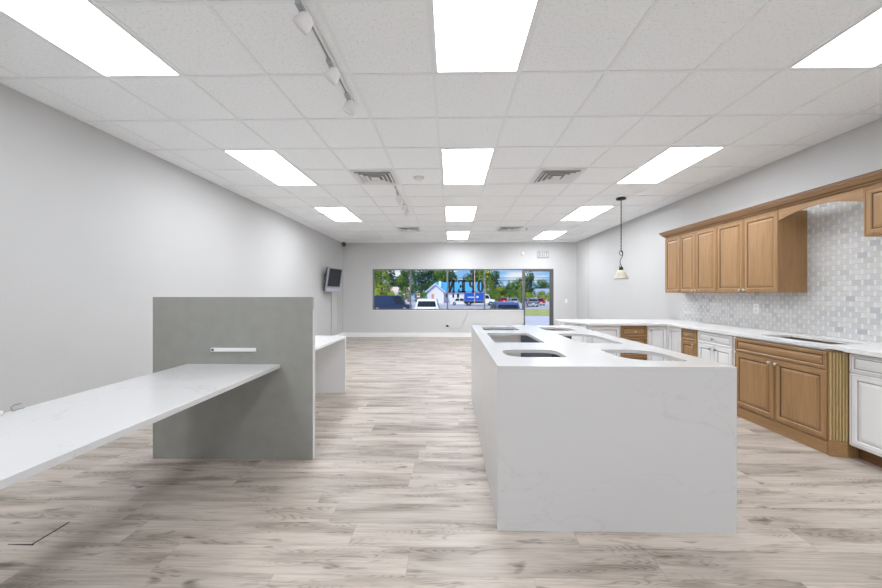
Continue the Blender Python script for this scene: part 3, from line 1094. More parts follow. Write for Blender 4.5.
# crown moulding with a return at the far end
cp = [(3.470, 2.2055), (3.470, 2.225), (3.452, 2.225), (3.448, 2.236), (3.430, 2.246), (3.412, 2.262), (3.402, 2.276), (3.392, 2.278), (3.392, 2.292), (3.385, 2.296), (3.385, 2.305), (3.50, 2.305), (3.50, 2.2055)]
mbk = MB()
rows = []
for (y, side) in ((2.20, 0), (5.530, 1)):
    ring = []
    for (x, z) in cp:
        ext = (3.470 - x) if side else 0
        ring.append((x, y + 0.6 * ext * (1 if x < 3.470 else 0), z))
    rows.append(ring)
GL = {1: 1, 3: 1, 7: 1, 9: 1}
mbk.loft(rows, seg=GL)
ret = []
for (x, xx) in ((3.470, None), (XR - 0.016, 1)):
    ring = []
    for (a, z) in cp:
        e = 3.470 - a
        ring.append(((a if xx is None else XR - 0.016), 5.530 + (0.6 * e if e > -0.02 else -0.03), z))
    ret.append(ring)
mbk.loft(ret, seg=GL)
tag(mbk.build('crown_molding', [M['brown_h'], M['crown_glaze']]), 'stepped brown crown molding running along the top of the wall cabinets', 'crown molding')

# outlet on the tile
shift(0.0)
def plate(name, c, axis, label, cat, w_=0.072, h_=0.116, kind='outlet'):
    x, y, z = c
    t = empty(name, c, label, cat)
    if axis == 'x':
        def Bx(a, b, d0, d1, z0, z1):
            return (x - d1, x - d0, y + a, y + b, z + z0, z + z1)
    else:
        def Bx(a, b, d0, d1, z0, z1):
            return (x + a, x + b, y - d1, y - d0, z + z0, z + z1)
    MB().box(*Bx(-w_ / 2, w_ / 2, 0, 0.006, -h_ / 2, h_ / 2)).build('cover_plate', M['white_plastic'], t, bevel=0.002)
    if kind == 'outlet':
        for s in (-1, 1):
            so = MB().box(*Bx(-0.017, 0.017, 0.006, 0.0085, s * 0.025 - 0.017, s * 0.025 + 0.017)).build('socket', M['ivory'], t, bevel=0.002)
            sl = MB()
            for q in (-0.007, 0.007):
                sl.box(*Bx(q - 0.0015, q + 0.0015, 0.0084, 0.0092, s * 0.025 - 0.006, s * 0.025 + 0.008))
            sl.build('slot', M['black'], so)
    else:
        MB().box(*Bx(-0.006, 0.006, 0.006, 0.018, -0.008, 0.016)).build('toggle', M['ivory'], t)
    return t


plate('wall_outlet', (XR - 0.009, 4.28, 1.14), 'x', 'white electrical outlet on the mosaic tile backsplash under the wall cabinets', 'outlet')
plate('light_switch', (3.47, YB, 1.10), 'y', 'white light switch on the back wall right of the glass door', 'light switch', kind='switch')
plate('wall_outlet', (-0.106, YB, 0.345), 'y', 'white outlet with a black plug low on the wall under the window', 'outlet')

# black plug and thin white cord up to the sill
tag(MB().box(-0.145, -0.075, YB - 0.045, YB - 0.010, 0.315, 0.375).build('plug_adapter', M['black'], bevel=0.005), 'small black plug in the outlet low under the window', 'plug')
pts = []
P = [(-0.106, 0.335), (0.02, 0.27), (0.17, 0.26), (0.30, 0.33), (0.40, 0.47), (0.46, 0.62), (0.50, 0.78), (0.52, 0.84)]
for i in range(len(P) - 1):
    for q in range(5):
        u = q / 5
        p0, p1, p2, p3 = P[max(i - 1, 0)], P[i], P[i + 1], P[min(i + 2, len(P) - 1)]
        c = [0.5 * (2 * p1[a] + (p2[a] - p0[a]) * u + (2 * p0[a] - 5 * p1[a] + 4 * p2[a] - p3[a]) * u * u + (3 * p1[a] - p0[a] - 3 * p2[a] + p3[a]) * u ** 3) for a in (0, 1)]
        pts.append((c[0], YB - 0.022, c[1]))
pts += [(0.52, YB - 0.022, 0.84), (0.53, YB + 0.0, 0.842)]
tag(MB().tube(pts, 0.006, 6).build('extension_cable', M['grey_plastic'], smooth=True), 'thin grey cord curving from the black plug up to the window sill', 'cord')

# exit sign and emergency lamp on the back wall
es = empty('exit_sign', (2.773, YB, 2.41), 'white EXIT sign on the wall above the glass door', 'exit sign')
MB().box(2.60, 2.948, YB - 0.045, YB, 2.405, 2.622).build('housing', M['sign_body'], es, bevel=0.006)
fr = MB()
for bx in ((2.612, 2.936, 2.417, 2.430), (2.612, 2.936, 2.597, 2.610), (2.612, 2.625, 2.430, 2.597), (2.923, 2.936, 2.430, 2.597)):
    fr.box(bx[0], bx[1], YB - 0.048, YB - 0.0452, bx[2], bx[3])
fr.build('border', M['exit_letter'], es)
le = MB()
for ch_, a, b in (('e', 2.650, 2.706), ('X', 2.718, 2.778), ('I', 2.790, 2.822), ('T', 2.836, 2.898)):
    strokes(le, ch_, a, b, 2.450, 2.577, YB - 0.049, YB - 0.0452, False)
le.build('letters', M['exit_letter'], es)
ca = empty('motion_sensor', (2.165, YB, 2.46), 'small white sensor on the wall above the window end, left of the exit sign', 'sensor')
MB().box(2.13, 2.20, YB - 0.045, YB, 2.46, 2.58).build('housing', M['white_plastic'], ca, bevel=0.012)
MB().lathe((2.165, YB - 0.045, 2.50), [(0.02, 0.001), (0.016, -0.008), (0.006, -0.011)], 12, 'y').build('lens', M['ivory'], ca, True)

# dark corner camera
sc = empty('security_camera', (-3.22, 10.25, 2.78), 'small dark security camera in the far left ceiling corner', 'camera')
MB().box(-3.30, -3.25, 10.20, 10.30, 2.76, 2.83).build('bracket', M['grey_plastic'], sc, bevel=0.005)
MB().lathe((-3.225, 10.24, 2.80), [(0.02, 0.075), (0.05, 0.055), (0.062, 0.0), (0.05, -0.05), (0.02, -0.068)], 16).build('housing', M['charcoal'], sc, True)

# ------------------------------------------------------------------ television on the left wall
shift(-0.05)
tv = empty('television', (-3.06, 8.98, 1.36), 'small silver and black television tilted down on the left wall', 'television')
nrm = Vector((0.975, -0.21, -0.16)).normalized()
rgt = Vector((0.21, 0.975, 0)).normalized()
upv = nrm.cross(rgt).normalized()
if upv.z < 0:
    upv = -upv
Mt = Matrix.Identity(4)
Mt.col[0][:3] = rgt
Mt.col[1][:3] = nrm
Mt.col[2][:3] = upv
Mt.col[3][:3] = (-3.06, 8.98, 1.68)


def tvb(name, mat, *bx, bevel=0.0, parent=None):
    mb = MB()
    mb.xf = Mt
    mb.box(*bx)
    return mb.build(name, mat, parent or tv, bevel=bevel)


w2, h2 = 0.335, 0.315
bz = MB()
bz.xf = Mt
bz.box(-w2, w2, -0.035, 0.0, h2 - 0.028, h2).box(-w2, w2, -0.035, 0.0, -h2, -h2 + 0.14).box(-w2, -w2 + 0.045, -0.035, 0.0, -h2 + 0.14, h2 - 0.028).box(w2 - 0.03, w2, -0.035, 0.0, -h2 + 0.14, h2 - 0.028)
bz.build('bezel', M['silver'], tv, bevel=0.004)
tvb('screen', M['screen'], -w2 + 0.044, w2 - 0.029, -0.02, -0.008, -h2 + 0.139, h2 - 0.027)
mb = MB()
mb.xf = Mt
mb.loft([[(-w2, -0.036, -h2), (w2, -0.036, -h2), (w2, -0.036, h2), (-w2, -0.036, h2)], [(-w2 + 0.02, -0.085, -h2 + 0.03), (w2 - 0.02, -0.085, -h2 + 0.03), (w2 - 0.02, -0.085, h2 - 0.03), (-w2 + 0.02, -0.085, h2 - 0.03)],
         [(-0.2, -0.12, -0.22), (0.2, -0.12, -0.22), (0.2, -0.12, 0.22), (-0.2, -0.12, 0.22)]])
mb.build('rear_case', M['charcoal'], tv)
tvb('speaker_strip', M['grey_plastic'], -w2 + 0.03, w2 - 0.03, 0.0005, 0.004, -h2 + 0.02, -h2 + 0.09)
pb = Mt @ Vector((0, -0.115, 0))
MB().tube([pb, (-3.22, pb.y + 0.01, pb.z + 0.01), (-3.285, pb.y + 0.01, pb.z + 0.01)], 0.022).box(-3.30, -3.282, pb.y - 0.06, pb.y + 0.08, pb.z - 0.13, pb.z + 0.15).build('wall_bracket', M['black'], tv)
shift(-0.06)
tag(MB().tube([(-3.288, 9.40, 1.36), (-3.291, 9.41, 0.9), (-3.288, 9.40, 0.14)], 0.007, 6).build('television_cable', M['grey_plastic']), 'thin grey cable running down the left wall below the television', 'cable')
cb = MB().tube([(-3.293, 9.95, 1.36), (-3.293, 9.95, 0.42)], 0.005, 6)
cb.box(-3.299, -3.280, 9.93, 9.97, 0.36, 0.42)
tag(cb.build('antenna_wire', M['ivory']), 'pale thin wire ending in a small plug beside the far left corner', 'wire')

# ================================================================== island
shift(0.0)
IX0, IXN, IXF, IY0, IY1, IZ = 0.2605, 1.577, 1.535, 1.916, 4.38, 0.919
isl = empty('island', (0.92, 3.1, 0), 'large white quartz waterfall island with six sink cut-outs standing on the plank floor', 'island')
holes = [rounded(0.360, 0.745, 2.19, 2.49, (0.13, 0.03, 0.09, 0.10)),
         rounded(0.365, 0.780, 2.84, 3.53, (0.015, 0.015, 0.03, 0.015)),
         rounded(0.365, 0.765, 3.80, 4.18, (0.02, 0.02, 0.03, 0.02)),
         rounded(1.075, 1.430, 2.08, 2.50, (0.19, 0.02, 0.17, 0.02)),
         rounded(1.065, 1.400, 2.80, 3.47, (0.16, 0.02, 0.16, 0.02)),
         rounded(1.040, 1.380, 3.76, 4.12, (0.14, 0.06, 0.14, 0.04))]
MB().slab([(IX0, IY0), (IXN, IY0), (IXF, IY1), (IX0, IY1)], holes, IZ - 0.024, IZ).build('top', M['quartz'], isl)
MB().box(IX0, IXN, IY0, IY0 + 0.022, 0, IZ - 0.0245).build('front_panel', M['quartz'], isl)
MB().box(IX0, IX0 + 0.022, IY0 + 0.0225, IY1, 0, IZ - 0.0245).build('side_panel', M['quartz'], isl)
MB().box(IX0 + 0.0225, 0.884, IY1 - 0.03, IY1 - 0.005, 0, IZ - 0.0245).build('end_panel', M['white_cab'], isl)
mb = MB().box(0.8845, 1.275, IY1 - 0.03, IY1 - 0.005, 0, IZ - 0.0245)
mb.build('support_panel', M['navy'], isl)['label'] = 'dark navy support panel'
mb = MB().box(1.2755, IXF - 0.01, IY1 - 0.03, IY1 - 0.005, 0, IZ - 0.0245)
mb.build('support_panel', M['charcoal'], isl)['label'] = 'charcoal support panel'

# ================================================================== grey divider and the two white tables
shift(-0.031)
dv = empty('divider_panel', (-1.74, 2.758, 0), 'square grey cement-faced divider panel standing between the two white tables', 'divider panel')
MB().box(-2.398, -1.103, 2.738, 2.762, 0, 1.297).build('grey_facing', M['grey_panel'], dv, bevel=0.001)
MB().box(-2.396, -1.101, 2.7625, 2.782, 0, 1.295).build('white_backing', M['quartz'], dv)
MB().box(-1.1028, -1.0995, 2.739, 2.782, 0, 1.20).build('edge_strip', M['quartz'], dv)

ps = empty('power_strip', (-1.736, 2.73, 0.86), 'slim white power strip fixed to the grey divider above the table', 'power strip')
MB().box(-1.918, -1.556, 2.726, 2.738, 0.861, 0.890).build('body', M['white_plastic'], ps, bevel=0.003)
MB().box(-1.911, -1.893, 2.7248, 2.7262, 0.866, 0.885).build('socket', M['screen'], ps)
MB().box(-1.90, -1.899, 2.7240, 2.7249, 0.870, 0.882).build('switch', M['white_plastic'], ps)

TZ0, TZ1 = 0.731, 0.761
tb = empty('work_table', (-1.74, 1.7, 0), 'long white quartz table at the left, running from grey divider toward the viewer', 'table')
MB().box(-2.114, -1.361, 0.70, 2.737, TZ0, TZ1).build('tabletop', M['quartz'], tb, bevel=0.002)
MB().box(-2.10, -1.375, 0.715, 0.745, 0, TZ0 - 0.0005).build('leg_panel', M['quartz'], tb)
tb2 = empty('work_table', (-1.74, 3.7, 0), 'white waterfall table behind the grey divider, farther from the viewer', 'table')
MB().box(-2.114, -1.405, 2.783, 4.590, TZ0, TZ1).build('tabletop', M['quartz_shade_lift'], tb2, bevel=0.002)
MB().box(-2.114, -1.405, 4.558, 4.588, 0, TZ0 - 0.0005).build('leg_panel', M['quartz_shade_lift'], tb2, bevel=0.002)

# small power adapter and wire clip at the table's wall-side edge
ad = empty('power_adapter', (-2.085, 1.53, TZ1), 'small white adapter box on the wall-side edge of the near table', 'adapter')
MB().box(-2.112, -2.072, 1.515, 1.58, TZ1, TZ1 + 0.022).build('body', M['white_plastic'], ad, bevel=0.004)
MB().box(-2.10, -2.084, 1.58, 1.586, TZ1 + 0.006, TZ1 + 0.014).build('plug_port', M['white_trim'], ad)
mb = MB().tube([(-2.09, 1.622, TZ1 + 0.004), (-2.097, 1.624, TZ1 + 0.022), (-2.10, 1.638, TZ1 + 0.028), (-2.10, 1.664, TZ1 + 0.027)], 0.0032, 6)
mb.tube([(-2.087, 1.622, TZ1 + 0.004), (-2.085, 1.64, TZ1 + 0.008), (-2.083, 1.664, TZ1 + 0.006)], 0.0028, 6)
tag(mb.build('wire_clip', M['steel_knob'], smooth=True), 'short bent dark wire clip lying beside the white adapter on the table', 'wire clip')

# open dark seam at a plank end in the floor
sm = MB()
sm.box(-2.216, -2.207, 1.797, 1.972, 0.0, 0.0012)
sm.prism([(-2.34, 1.794), (-2.20, 1.790), (-2.20, 1.799), (-2.34, 1.7965)], 'z', 0.0, 0.0013)
struct(sm.build('floor_seam', M['seam']))

# ================================================================== outside
shift(0.0)
GZ = -1.0
og = MB()
og.prism([(YB + T, -0.05), (13.0, -0.05), (17.5, GZ), (170, GZ), (170, GZ - 0.3), (YB + T, GZ - 0.3)], 'x', -90, 110)
struct(og.build('outside_ground', M['asphalt'], base=(0, 12, GZ)))
struct(MB().box(4.0, 90, 35.5, 50.5, GZ, GZ + 0.04).build('lawn', M['grass'], base=(10, 40, GZ)))
struct(MB().box(-60, 110, 72, 100, GZ, GZ + 0.03).build('street', M['concrete'], base=(0, 80, GZ)))
struct(MB().box(4.0, 90, 19, 35.2, GZ, GZ + 0.02).build('outside_walk', M['concrete'], base=(10, 25, GZ)))


def car(name, label, cat, loc, rz, L, W, H, mat, kind='suv', group=None):
    t = empty(name, loc, label, cat, group)
    X = Matrix.Translation(loc) @ Matrix.Rotation(rz, 4, 'Z')
    hb = H * {'suv': 0.60, 'van': 0.42, 'sedan': 0.56}[kind]
    cl = 0.28 if kind != 'van' else 0.30
    l2, w2 = L / 2, W / 2
    fr_, re_ = l2, -l2

    def mk(nm, mt, fn, parent=t, smooth=False):
        mb = MB()
        mb.xf = X
        fn(mb)
        return mb.build(nm, mt, parent, smooth=smooth)
    low = [(re_, cl + 0.08), (re_ + 0.06, cl), (fr_ - 0.1, cl), (fr_, cl + 0.1), (fr_ - 0.03, hb - 0.12), (fr_ - 0.25, hb - 0.03), (fr_ - 1.1, hb + 0.03), (re_ + 0.05, hb + 0.03), (re_, hb - 0.05)]
    mk('body', mat, lambda m: m.loft([[(x, -w2 * 0.94, z) for x, z in low], [(x, -w2, z * 0.98 + 0.01) for x, z in low], [(x, w2, z * 0.98 + 0.01) for x, z in low], [(x, w2 * 0.94, z) for x, z in low]]))
    if kind == 'suv':
        cab = [(re_ + 0.05, hb), (fr_ - 1.15, hb), (fr_ - 1.75, H - 0.04), (fr_ - 2.1, H), (re_ + 0.5, H), (re_ + 0.28, H - 0.05)]
    elif kind == 'van':
        cab = [(re_ + 0.02, hb), (fr_ - 0.75, hb), (fr_ - 1.45, H - 0.1), (fr_ - 1.8, H), (re_ + 0.25, H), (re_ + 0.06, H - 0.1)]
    else:
        cab = [(re_ + 0.75, hb), (fr_ - 1.25, hb), (fr_ - 1.95, H - 0.03), (fr_ - 2.3, H), (re_ + 1.55, H), (re_ + 1.3, H - 0.03)]

    def cabf(m):
        def ring(yf, sgn):
            return [(x, sgn * (w2 * 0.95 - (z - hb) / (H - hb) * w2 * 0.17) * yf, z) for x, z in cab]
        m.loft([ring(1, -1), ring(1, 1)])
    mk('roof', mat, cabf)
    def yy(z):
        return w2 * 0.95 - (z - hb) / (H - hb) * w2 * 0.17 + 0.006
    za, zb = hb + (0.12 if kind == 'suv' else 0.06), H - (0.18 if kind == 'suv' else 0.10)
    def at(z, i, j):
        (xa, z0), (xb, z1) = cab[i], cab[j]
        return xa + (xb - xa) * (z - z0) / (z1 - z0)
    fa, fb = at(za, 1, 2), at(min(zb, cab[2][1]), 1, 2)
    ra, rb = at(za, 0, 5), at(min(zb, cab[5][1]), 0, 5)
    for s in (-1, 1):
        xm = (fa + ra) / 2
        def wf(m, s=s):
            if kind == 'van':
                segs = [(0.72, 0.98)]
            elif kind == 'suv':
                segs = [(0.04, 0.30), (0.33, 0.62), (0.65, 0.97)]
            else:
                segs = [(0.04, 0.48), (0.52, 0.97)]
            for a, b in segs:
                q = [(ra + (fa - ra) * a, za), (ra + (fa - ra) * b, za), (rb + (fb - rb) * b, zb), (rb + (fb - rb) * a, zb)]
                m.loft([[(x, s * (yy(z) - 0.01), z) for x, z in q], [(x, s * yy(z), z) for x, z in q]])
        mk('side_window', M['car_glass'], wf)
    def glassf(x0, x1, off):
        def fn(m):
            q = [(x0, -yy(za) * 0.86, za), (x0, yy(za) * 0.86, za), (x1, yy(zb) * 0.84, zb), (x1, -yy(zb) * 0.84, zb)]
            m.loft([[(p[0] + off * 0.02, p[1], p[2]) for p in q], [(p[0] - off * 0.03, p[1], p[2]) for p in q]])
        return fn
    mk('windshield', M['car_glass'], glassf(fa, fb, 1))
    mk('rear_window', M['car_glass'], glassf(ra, rb, -1))
    for sx in (fr_ - 0.85, re_ + 0.85):
        for s in (-1, 1):
            wv = mk('wheel', M['tyre'], lambda m: m.lathe((sx, s * (w2 - 0.12), 0.33), [(0.2, -0.11), (0.31, -0.11), (0.33, -0.08), (0.33, 0.08), (0.31, 0.11), (0.2, 0.11)], 18, 'y'))
            mk('hub', M['silver'], lambda m: m.lathe((sx, s * (w2 - 0.12), 0.33), [(0.19, -0.118), (0.19, 0.118)], 12, 'y'), wv)
    for s in (-1, 1):
        mk('tail_light', M['tail'], lambda m: m.box(re_ - 0.012, re_ + 0.05, s * w2 * 0.78 - 0.12, s * w2 * 0.78 + 0.12, hb - 0.30, hb - 0.02))
        mk('headlight', M['white_plastic'], lambda m: m.box(fr_ - 0.12, fr_ + 0.005, s * w2 * 0.72 - 0.16, s * w2 * 0.72 + 0.16, hb - 0.32, hb - 0.17))
    mk('bumper', M['grey_plastic'], lambda m: m.box(re_ - 0.05, re_ + 0.1, -w2 * 0.9, w2 * 0.9, cl, cl + 0.16).box(fr_ - 0.1, fr_ + 0.05, -w2 * 0.9, w2 * 0.9, cl, cl + 0.16))
    mk('number_plate', M['white_plastic'], lambda m: m.box(re_ - 0.02, re_, -0.2, 0.2, cl + 0.22, cl + 0.34))
    return t


def gx(px, Y):
    return (px - CX) * Y / F_PX


car('van', 'dark navy van parked side-on behind the leftmost window pane', 'van', (gx(392, 46), 46, GZ), 0.0, 5.3, 2.0, 2.05, M['car_navy'], 'van')
car('suv', 'white sport utility car seen from behind through the second window pane', 'car', (gx(428.5, 30), 30, GZ), math.pi / 2, 4.8, 1.95, 1.88, M['car_white'])
car('suv', 'dark blue sport utility car seen from behind in the right window pane', 'car', (gx(503, 29), 29, GZ), math.pi / 2 + 0.03, 4.6, 2.1, 1.62, M['car_blue'])
car('sedan', 'dark red sedan in the right window pane beyond the dark blue car', 'car', (gx(502.5, 80), 80, GZ), math.pi / 2, 4.6, 1.8, 1.4, M['car_red'], 'sedan')
car('sedan', 'silver sedan in the right window pane right of the red sedan', 'car', (gx(512.5, 73), 73, GZ), math.pi / 2 + 0.1, 4.4, 1.75, 1.4, M['car_silver'], 'sedan')
car('suv', 'grey blue sport utility car seen through the glass door on the left', 'car', (gx(530, 62), 62, GZ), math.pi / 2, 4.6, 1.95, 1.5, M['car_teal'])
car('sedan', 'red car seen through the glass door beside the grey blue car', 'car', (gx(538.2, 69), 69, GZ), math.pi / 2 - 0.03, 4.2, 1.7, 1.42, M['car_red'], 'sedan')
car('sedan', 'small white sedan parked in front of the blue roofed house', 'car', (gx(461, 68), 68, GZ), 0.0, 4.4, 1.8, 1.45, M['car_white'], 'sedan')

# blue box truck
TY = 66
tx0, tx1 = gx(464, TY), gx(483.5, TY)
tr = empty('truck', ((tx0 + tx1) / 2, TY, GZ), 'bright blue box truck parked in front of the house, behind the letters', 'truck')
MB().box(tx0, tx1, TY - 1.1, TY + 1.1, GZ + 0.95, GZ + 2.45).build('cargo_box', M['truck_blue'], tr, bevel=0.03)
tb_ = MB()
tb_.box(tx0 - 0.03, tx1 + 0.03, TY - 1.13, TY + 1.13, GZ + 0.86, GZ + 0.95).box(tx1, tx1 + 0.06, TY - 1.13, TY + 1.13, GZ + 0.9, GZ + 2.47)
tb_.box(tx0 - 0.03, tx0 + 0.05, TY - 1.13, TY + 1.13, GZ + 0.9, GZ + 2.47)
tb_.build('box_trim', M['silver'], tr)
MB().box(gx(467.5, TY), gx(474, TY), TY - 1.112, TY - 1.095, GZ + 1.55, GZ + 1.70).box(gx(476, TY), gx(478, TY), TY - 1.112, TY - 1.095, GZ + 1.5, GZ + 1.85).build('side_stripe', M['car_white'], tr)
cbx = [(tx1 + 0.1, 0.45), (tx1 + 2.0, 0.45), (tx1 + 2.05, 1.15), (tx1 + 1.2, 1.3), (tx1 + 0.85, 2.15), (tx1 + 0.1, 2.2)]
MB().loft([[(x, TY - 1.0, GZ + z) for x, z in cbx], [(x, TY + 1.0, GZ + z) for x, z in cbx]]).build('cab', M['car_white'], tr, bevel=0.03)
MB().prism([(tx1 + 0.25, GZ + 1.35), (tx1 + 1.05, GZ + 1.35), (tx1 + 0.8, GZ + 2.0), (tx1 + 0.25, GZ + 2.0)], 'y', TY - 1.01, TY - 0.99).build('side_window', M['car_glass'], tr)
MB().box(tx0, tx1 + 1.8, TY - 0.5, TY + 0.5, GZ + 0.5, GZ + 0.86).build('chassis', M['black'], tr)
for x in (tx0 + 0.9, tx1 + 1.25):
    for s in (-1, 1):
        wv = MB().lathe((x, TY + s * 0.9, GZ + 0.42), [(0.25, -0.13), (0.4, -0.13), (0.42, 0.0), (0.4, 0.13), (0.25, 0.13)], 18, 'y').build('wheel', M['tyre'], tr)
        MB().lathe((x, TY + s * 0.9, GZ + 0.42), [(0.2, -0.14), (0.2, 0.14)], 12, 'y').build('hub', M['silver'], wv)

# house with a blue roof
HY = 84
hs = empty('house', (1.0, HY, GZ), 'white house with bright blue metal roof and front gable beyond the parking area', 'house')
hx0, hx1 = gx(436, HY), gx(484, HY)
ev, rg = 1.95, 4.05
MB().box(hx0, hx1, HY, HY + 7, GZ, ev).build('wall', M['house_wall'], hs)
MB().prism([(HY - 0.6, ev - 0.15), (HY + 3.5, rg), (HY + 7.6, ev - 0.15), (HY + 7.6, ev), (HY + 3.5, rg + 0.16), (HY - 0.6, ev)], 'x', hx0 - 0.4, hx1 + 0.4).build('roof', M['blue_roof'], hs)
gx0, gx1 = gx(425.5, HY), gx(446, HY)
gm, ge, gr = (gx0 + gx1) / 2, 1.75, 3.75
MB().prism([(gx0 + 0.5, GZ), (gx1 - 0.5, GZ), (gx1 - 0.5, ge), (gm, gr - 0.2), (gx0 + 0.5, ge)], 'y', HY - 2.2, HY + 3).build('gable_wall', M['house_wall'], hs)
MB().prism([(gx0, ge - 0.2), (gm, gr - 0.1), (gx1, ge - 0.2), (gx1, ge), (gm, gr + 0.15), (gx0, ge)], 'y', HY - 2.6, HY + 3.2).build('gable_roof', M['blue_roof'], hs)
MB().prism([(gx0, ge - 0.32), (gm, gr - 0.22), (gx1, ge - 0.32), (gx1, ge - 0.1), (gm, gr), (gx0, ge - 0.1)], 'y', HY - 2.66, HY - 2.61).build('gable_trim', M['white_trim'], hs)
for (a, b, z0, z1) in ((445.5, 448.5, 0.2, 1.35), (452.0, 454.5, 0.2, 1.35), (456.5, 459.5, 0.2, 1.35)):
    wd = MB().box(gx(a, HY), gx(b, HY), HY - 0.08, HY - 0.001, z0, z1).build('window', M['white_trim'], hs)
    MB().box(gx(a, HY) + 0.08, gx(b, HY) - 0.08, HY - 0.1, HY - 0.081, z0 + 0.08, z1 - 0.08).build('pane', M['car_glass'], wd)
MB().box(gx(432, HY), gx(434.5, HY), HY - 2.3, HY - 2.21, GZ + 0.3, 1.2).build('door', M['orange'], hs)
MB().box(gm + 0.7, gm + 1.3, HY + 1.2, HY + 1.8, 2.8, 4.4).build('chimney', M['white_trim'], hs)

h2_ = empty('house', (gx(398, 92), 92, GZ), 'tan house with pale gable half hidden behind the dark van', 'house')
a, b = gx(388, 92), gx(407, 92)
MB().box(a, b, 92, 98, GZ, 1.2).build('wall', M['tan_wall'], h2_)
MB().prism([(91.4, 1.1), (95, 3.0), (98.6, 1.1), (98.6, 1.25), (95, 3.2), (91.4, 1.25)], 'x', a - 0.4, b + 0.4).build('roof', M['tan_wall'], h2_)
gm2 = a + 3.4
MB().prism([(gm2 - 1.6, 0.9), (gm2 + 1.6, 0.9), (gm2, 2.4)], 'y', 91.0, 94).build('gable', M['white_trim'], h2_)
MB().box(gm2 - 0.35, gm2 + 0.35, 90.96, 91.0, 1.05, 1.6).build('window', M['car_glass'], h2_)

b3 = empty('building', (gx(545, 100), 100, GZ), 'low building with long grey blue roof seen through the glass door', 'building')
a, b = gx(534, 100), gx(560, 100)
MB().box(a, b, 100, 108, GZ, 1.1).build('wall', M['house_wall'], b3)
MB().prism([(99.4, 1.0), (104, 2.6), (108.6, 1.0), (108.6, 1.2), (104, 2.8), (99.4, 1.2)], 'x', a - 0.5, b + 0.5).build('roof', M['grey_roof'], b3)

rs = empty('road_sign', (gx(418.5, 55), 55, GZ), 'small red and white sign on a post beside the white car', 'sign')
MB().tube([(gx(418.5, 55), 55, GZ), (gx(418.5, 55), 55, 1.3)], 0.04, 6).build('post', M['silver'], rs)
MB().box(gx(417, 55), gx(420, 55), 54.94, 54.98, 0.75, 1.35).build('board', M['car_white'], rs)
MB().box(gx(417.3, 55), gx(419.7, 55), 54.92, 54.94, 0.95, 1.3).build('red_face', M['red_sign'], rs)

for z0, z1, lb in ((3.95, 4.05, 'upper overhead utility wire crossing the sky above the street'), (3.55, 3.60, 'lower overhead utility wire crossing the sky above the street')):
    pts = [(x, 58, z0 + 0.0006 * (x - 8) ** 2) for x in [-39.8] + list(range(-36, 56, 6)) + [56.8]]
    tag(MB().tube(pts, 0.035, 5).build('utility_wire', M['black']), lb, 'wire', 'overhead wires')


for x, lb in ((-40, 'utility pole far left of the view'), (57, 'utility pole far right of the view')):
    up = empty('utility_pole', (x, 58, GZ), lb, 'utility pole')
    MB().tube([(x, 58, GZ), (x, 58, 6.6)], 0.16, 10).build('pole', M['bark'], up)
    MB().box(x - 0.06, x + 0.06, 57.2, 58.8, 5.7, 5.85).build('crossarm', M['bark'], up)

# ------------------------------------------------------------------ trees
def crown_mesh(name, seed, blobs, n, leaf):
    r = random.Random(seed)
    bm = bmesh.new()
    for (cx, cy, cz, rx, rz) in blobs:
        for _ in range(int(n * rx * rx)):
            d = Vector((r.gauss(0, 1), r.gauss(0, 1), r.gauss(0, 1))).normalized()
            rr = r.uniform(0.72, 1.05)
            c = Vector((cx + d.x * rx * rr, cy + d.y * rx * rr, cz + d.z * rz * rr))
            nn = (d + Vector((r.uniform(-.8, .8), r.uniform(-.8, .8), r.uniform(-.4, .9)))).normalized()
            a = nn.orthogonal().normalized()
            a = Matrix.Rotation(r.uniform(0, 6.28), 3, nn) @ a
            b = nn.cross(a)
            s = leaf * r.uniform(0.6, 1.3)
            q = [bm.verts.new(c + a * s), bm.verts.new(c + b * s * 0.7), bm.verts.new(c - a * s), bm.verts.new(c - b * s * 0.7)]
            bm.faces.new(q)
    me = bpy.data.meshes.new(name)
    bm.to_mesh(me)
    bm.free()
    return me


def rand_blobs(seed, R, H, z0, k):
    r = random.Random(seed)
    out = []
    for i in range(k):
        u = (i + 0.5) / k
        z = z0 + (H - z0) * u
        w_ = R * (1 - 0.65 * abs(u - 0.4) / 0.6)
        a = r.uniform(0, 6.28)
        rad = r.uniform(0.0, 0.55) * w_
        rr = r.uniform(0.38, 0.55) * R
        out.append((math.cos(a) * rad, math.sin(a) * rad, z, rr, rr * 0.85))
    return out


crowns = [crown_mesh('crown_%d' % i, 50 + i, rand_blobs(70 + i, 1.0, 2.3, 0.55, 9), 560, 0.075) for i in range(4)]
bushm = [crown_mesh('bush_%d' % i, 90 + i, [(random.Random(i * 7 + q).uniform(-.8, .8), random.Random(i * 9 + q).uniform(-.3, .3), 0.45, 0.48, 0.45) for q in range(5)], 700, 0.08) for i in range(2)]


def tree(px, Y, top_y, wpx, mat, label, ci):
    H = CAM_Z - GZ + (CY - top_y) * Y / F_PX
    R = wpx / 2 * Y / F_PX
    t = empty('tree', (gx(px, Y), Y, GZ), label, 'tree', 'trees beyond the parking area')
    me = crowns[ci].copy()
    me.materials.clear()
    me.materials.append(M[mat])
    o = bpy.data.objects.new('crown', me)
    COL.objects.link(o)
    o.parent = t
    o.scale = (R, R, H / 2.75)
    o.rotation_euler = (0, 0, px * 0.7)
    x = gx(px, Y)
    MB().tube([(x, Y, GZ), (x + 0.1, Y, GZ + H * 0.3), (x, Y, GZ + H * 0.7)], [0.25, 0.2, 0.1], 7).build('trunk', M['bark'], t)


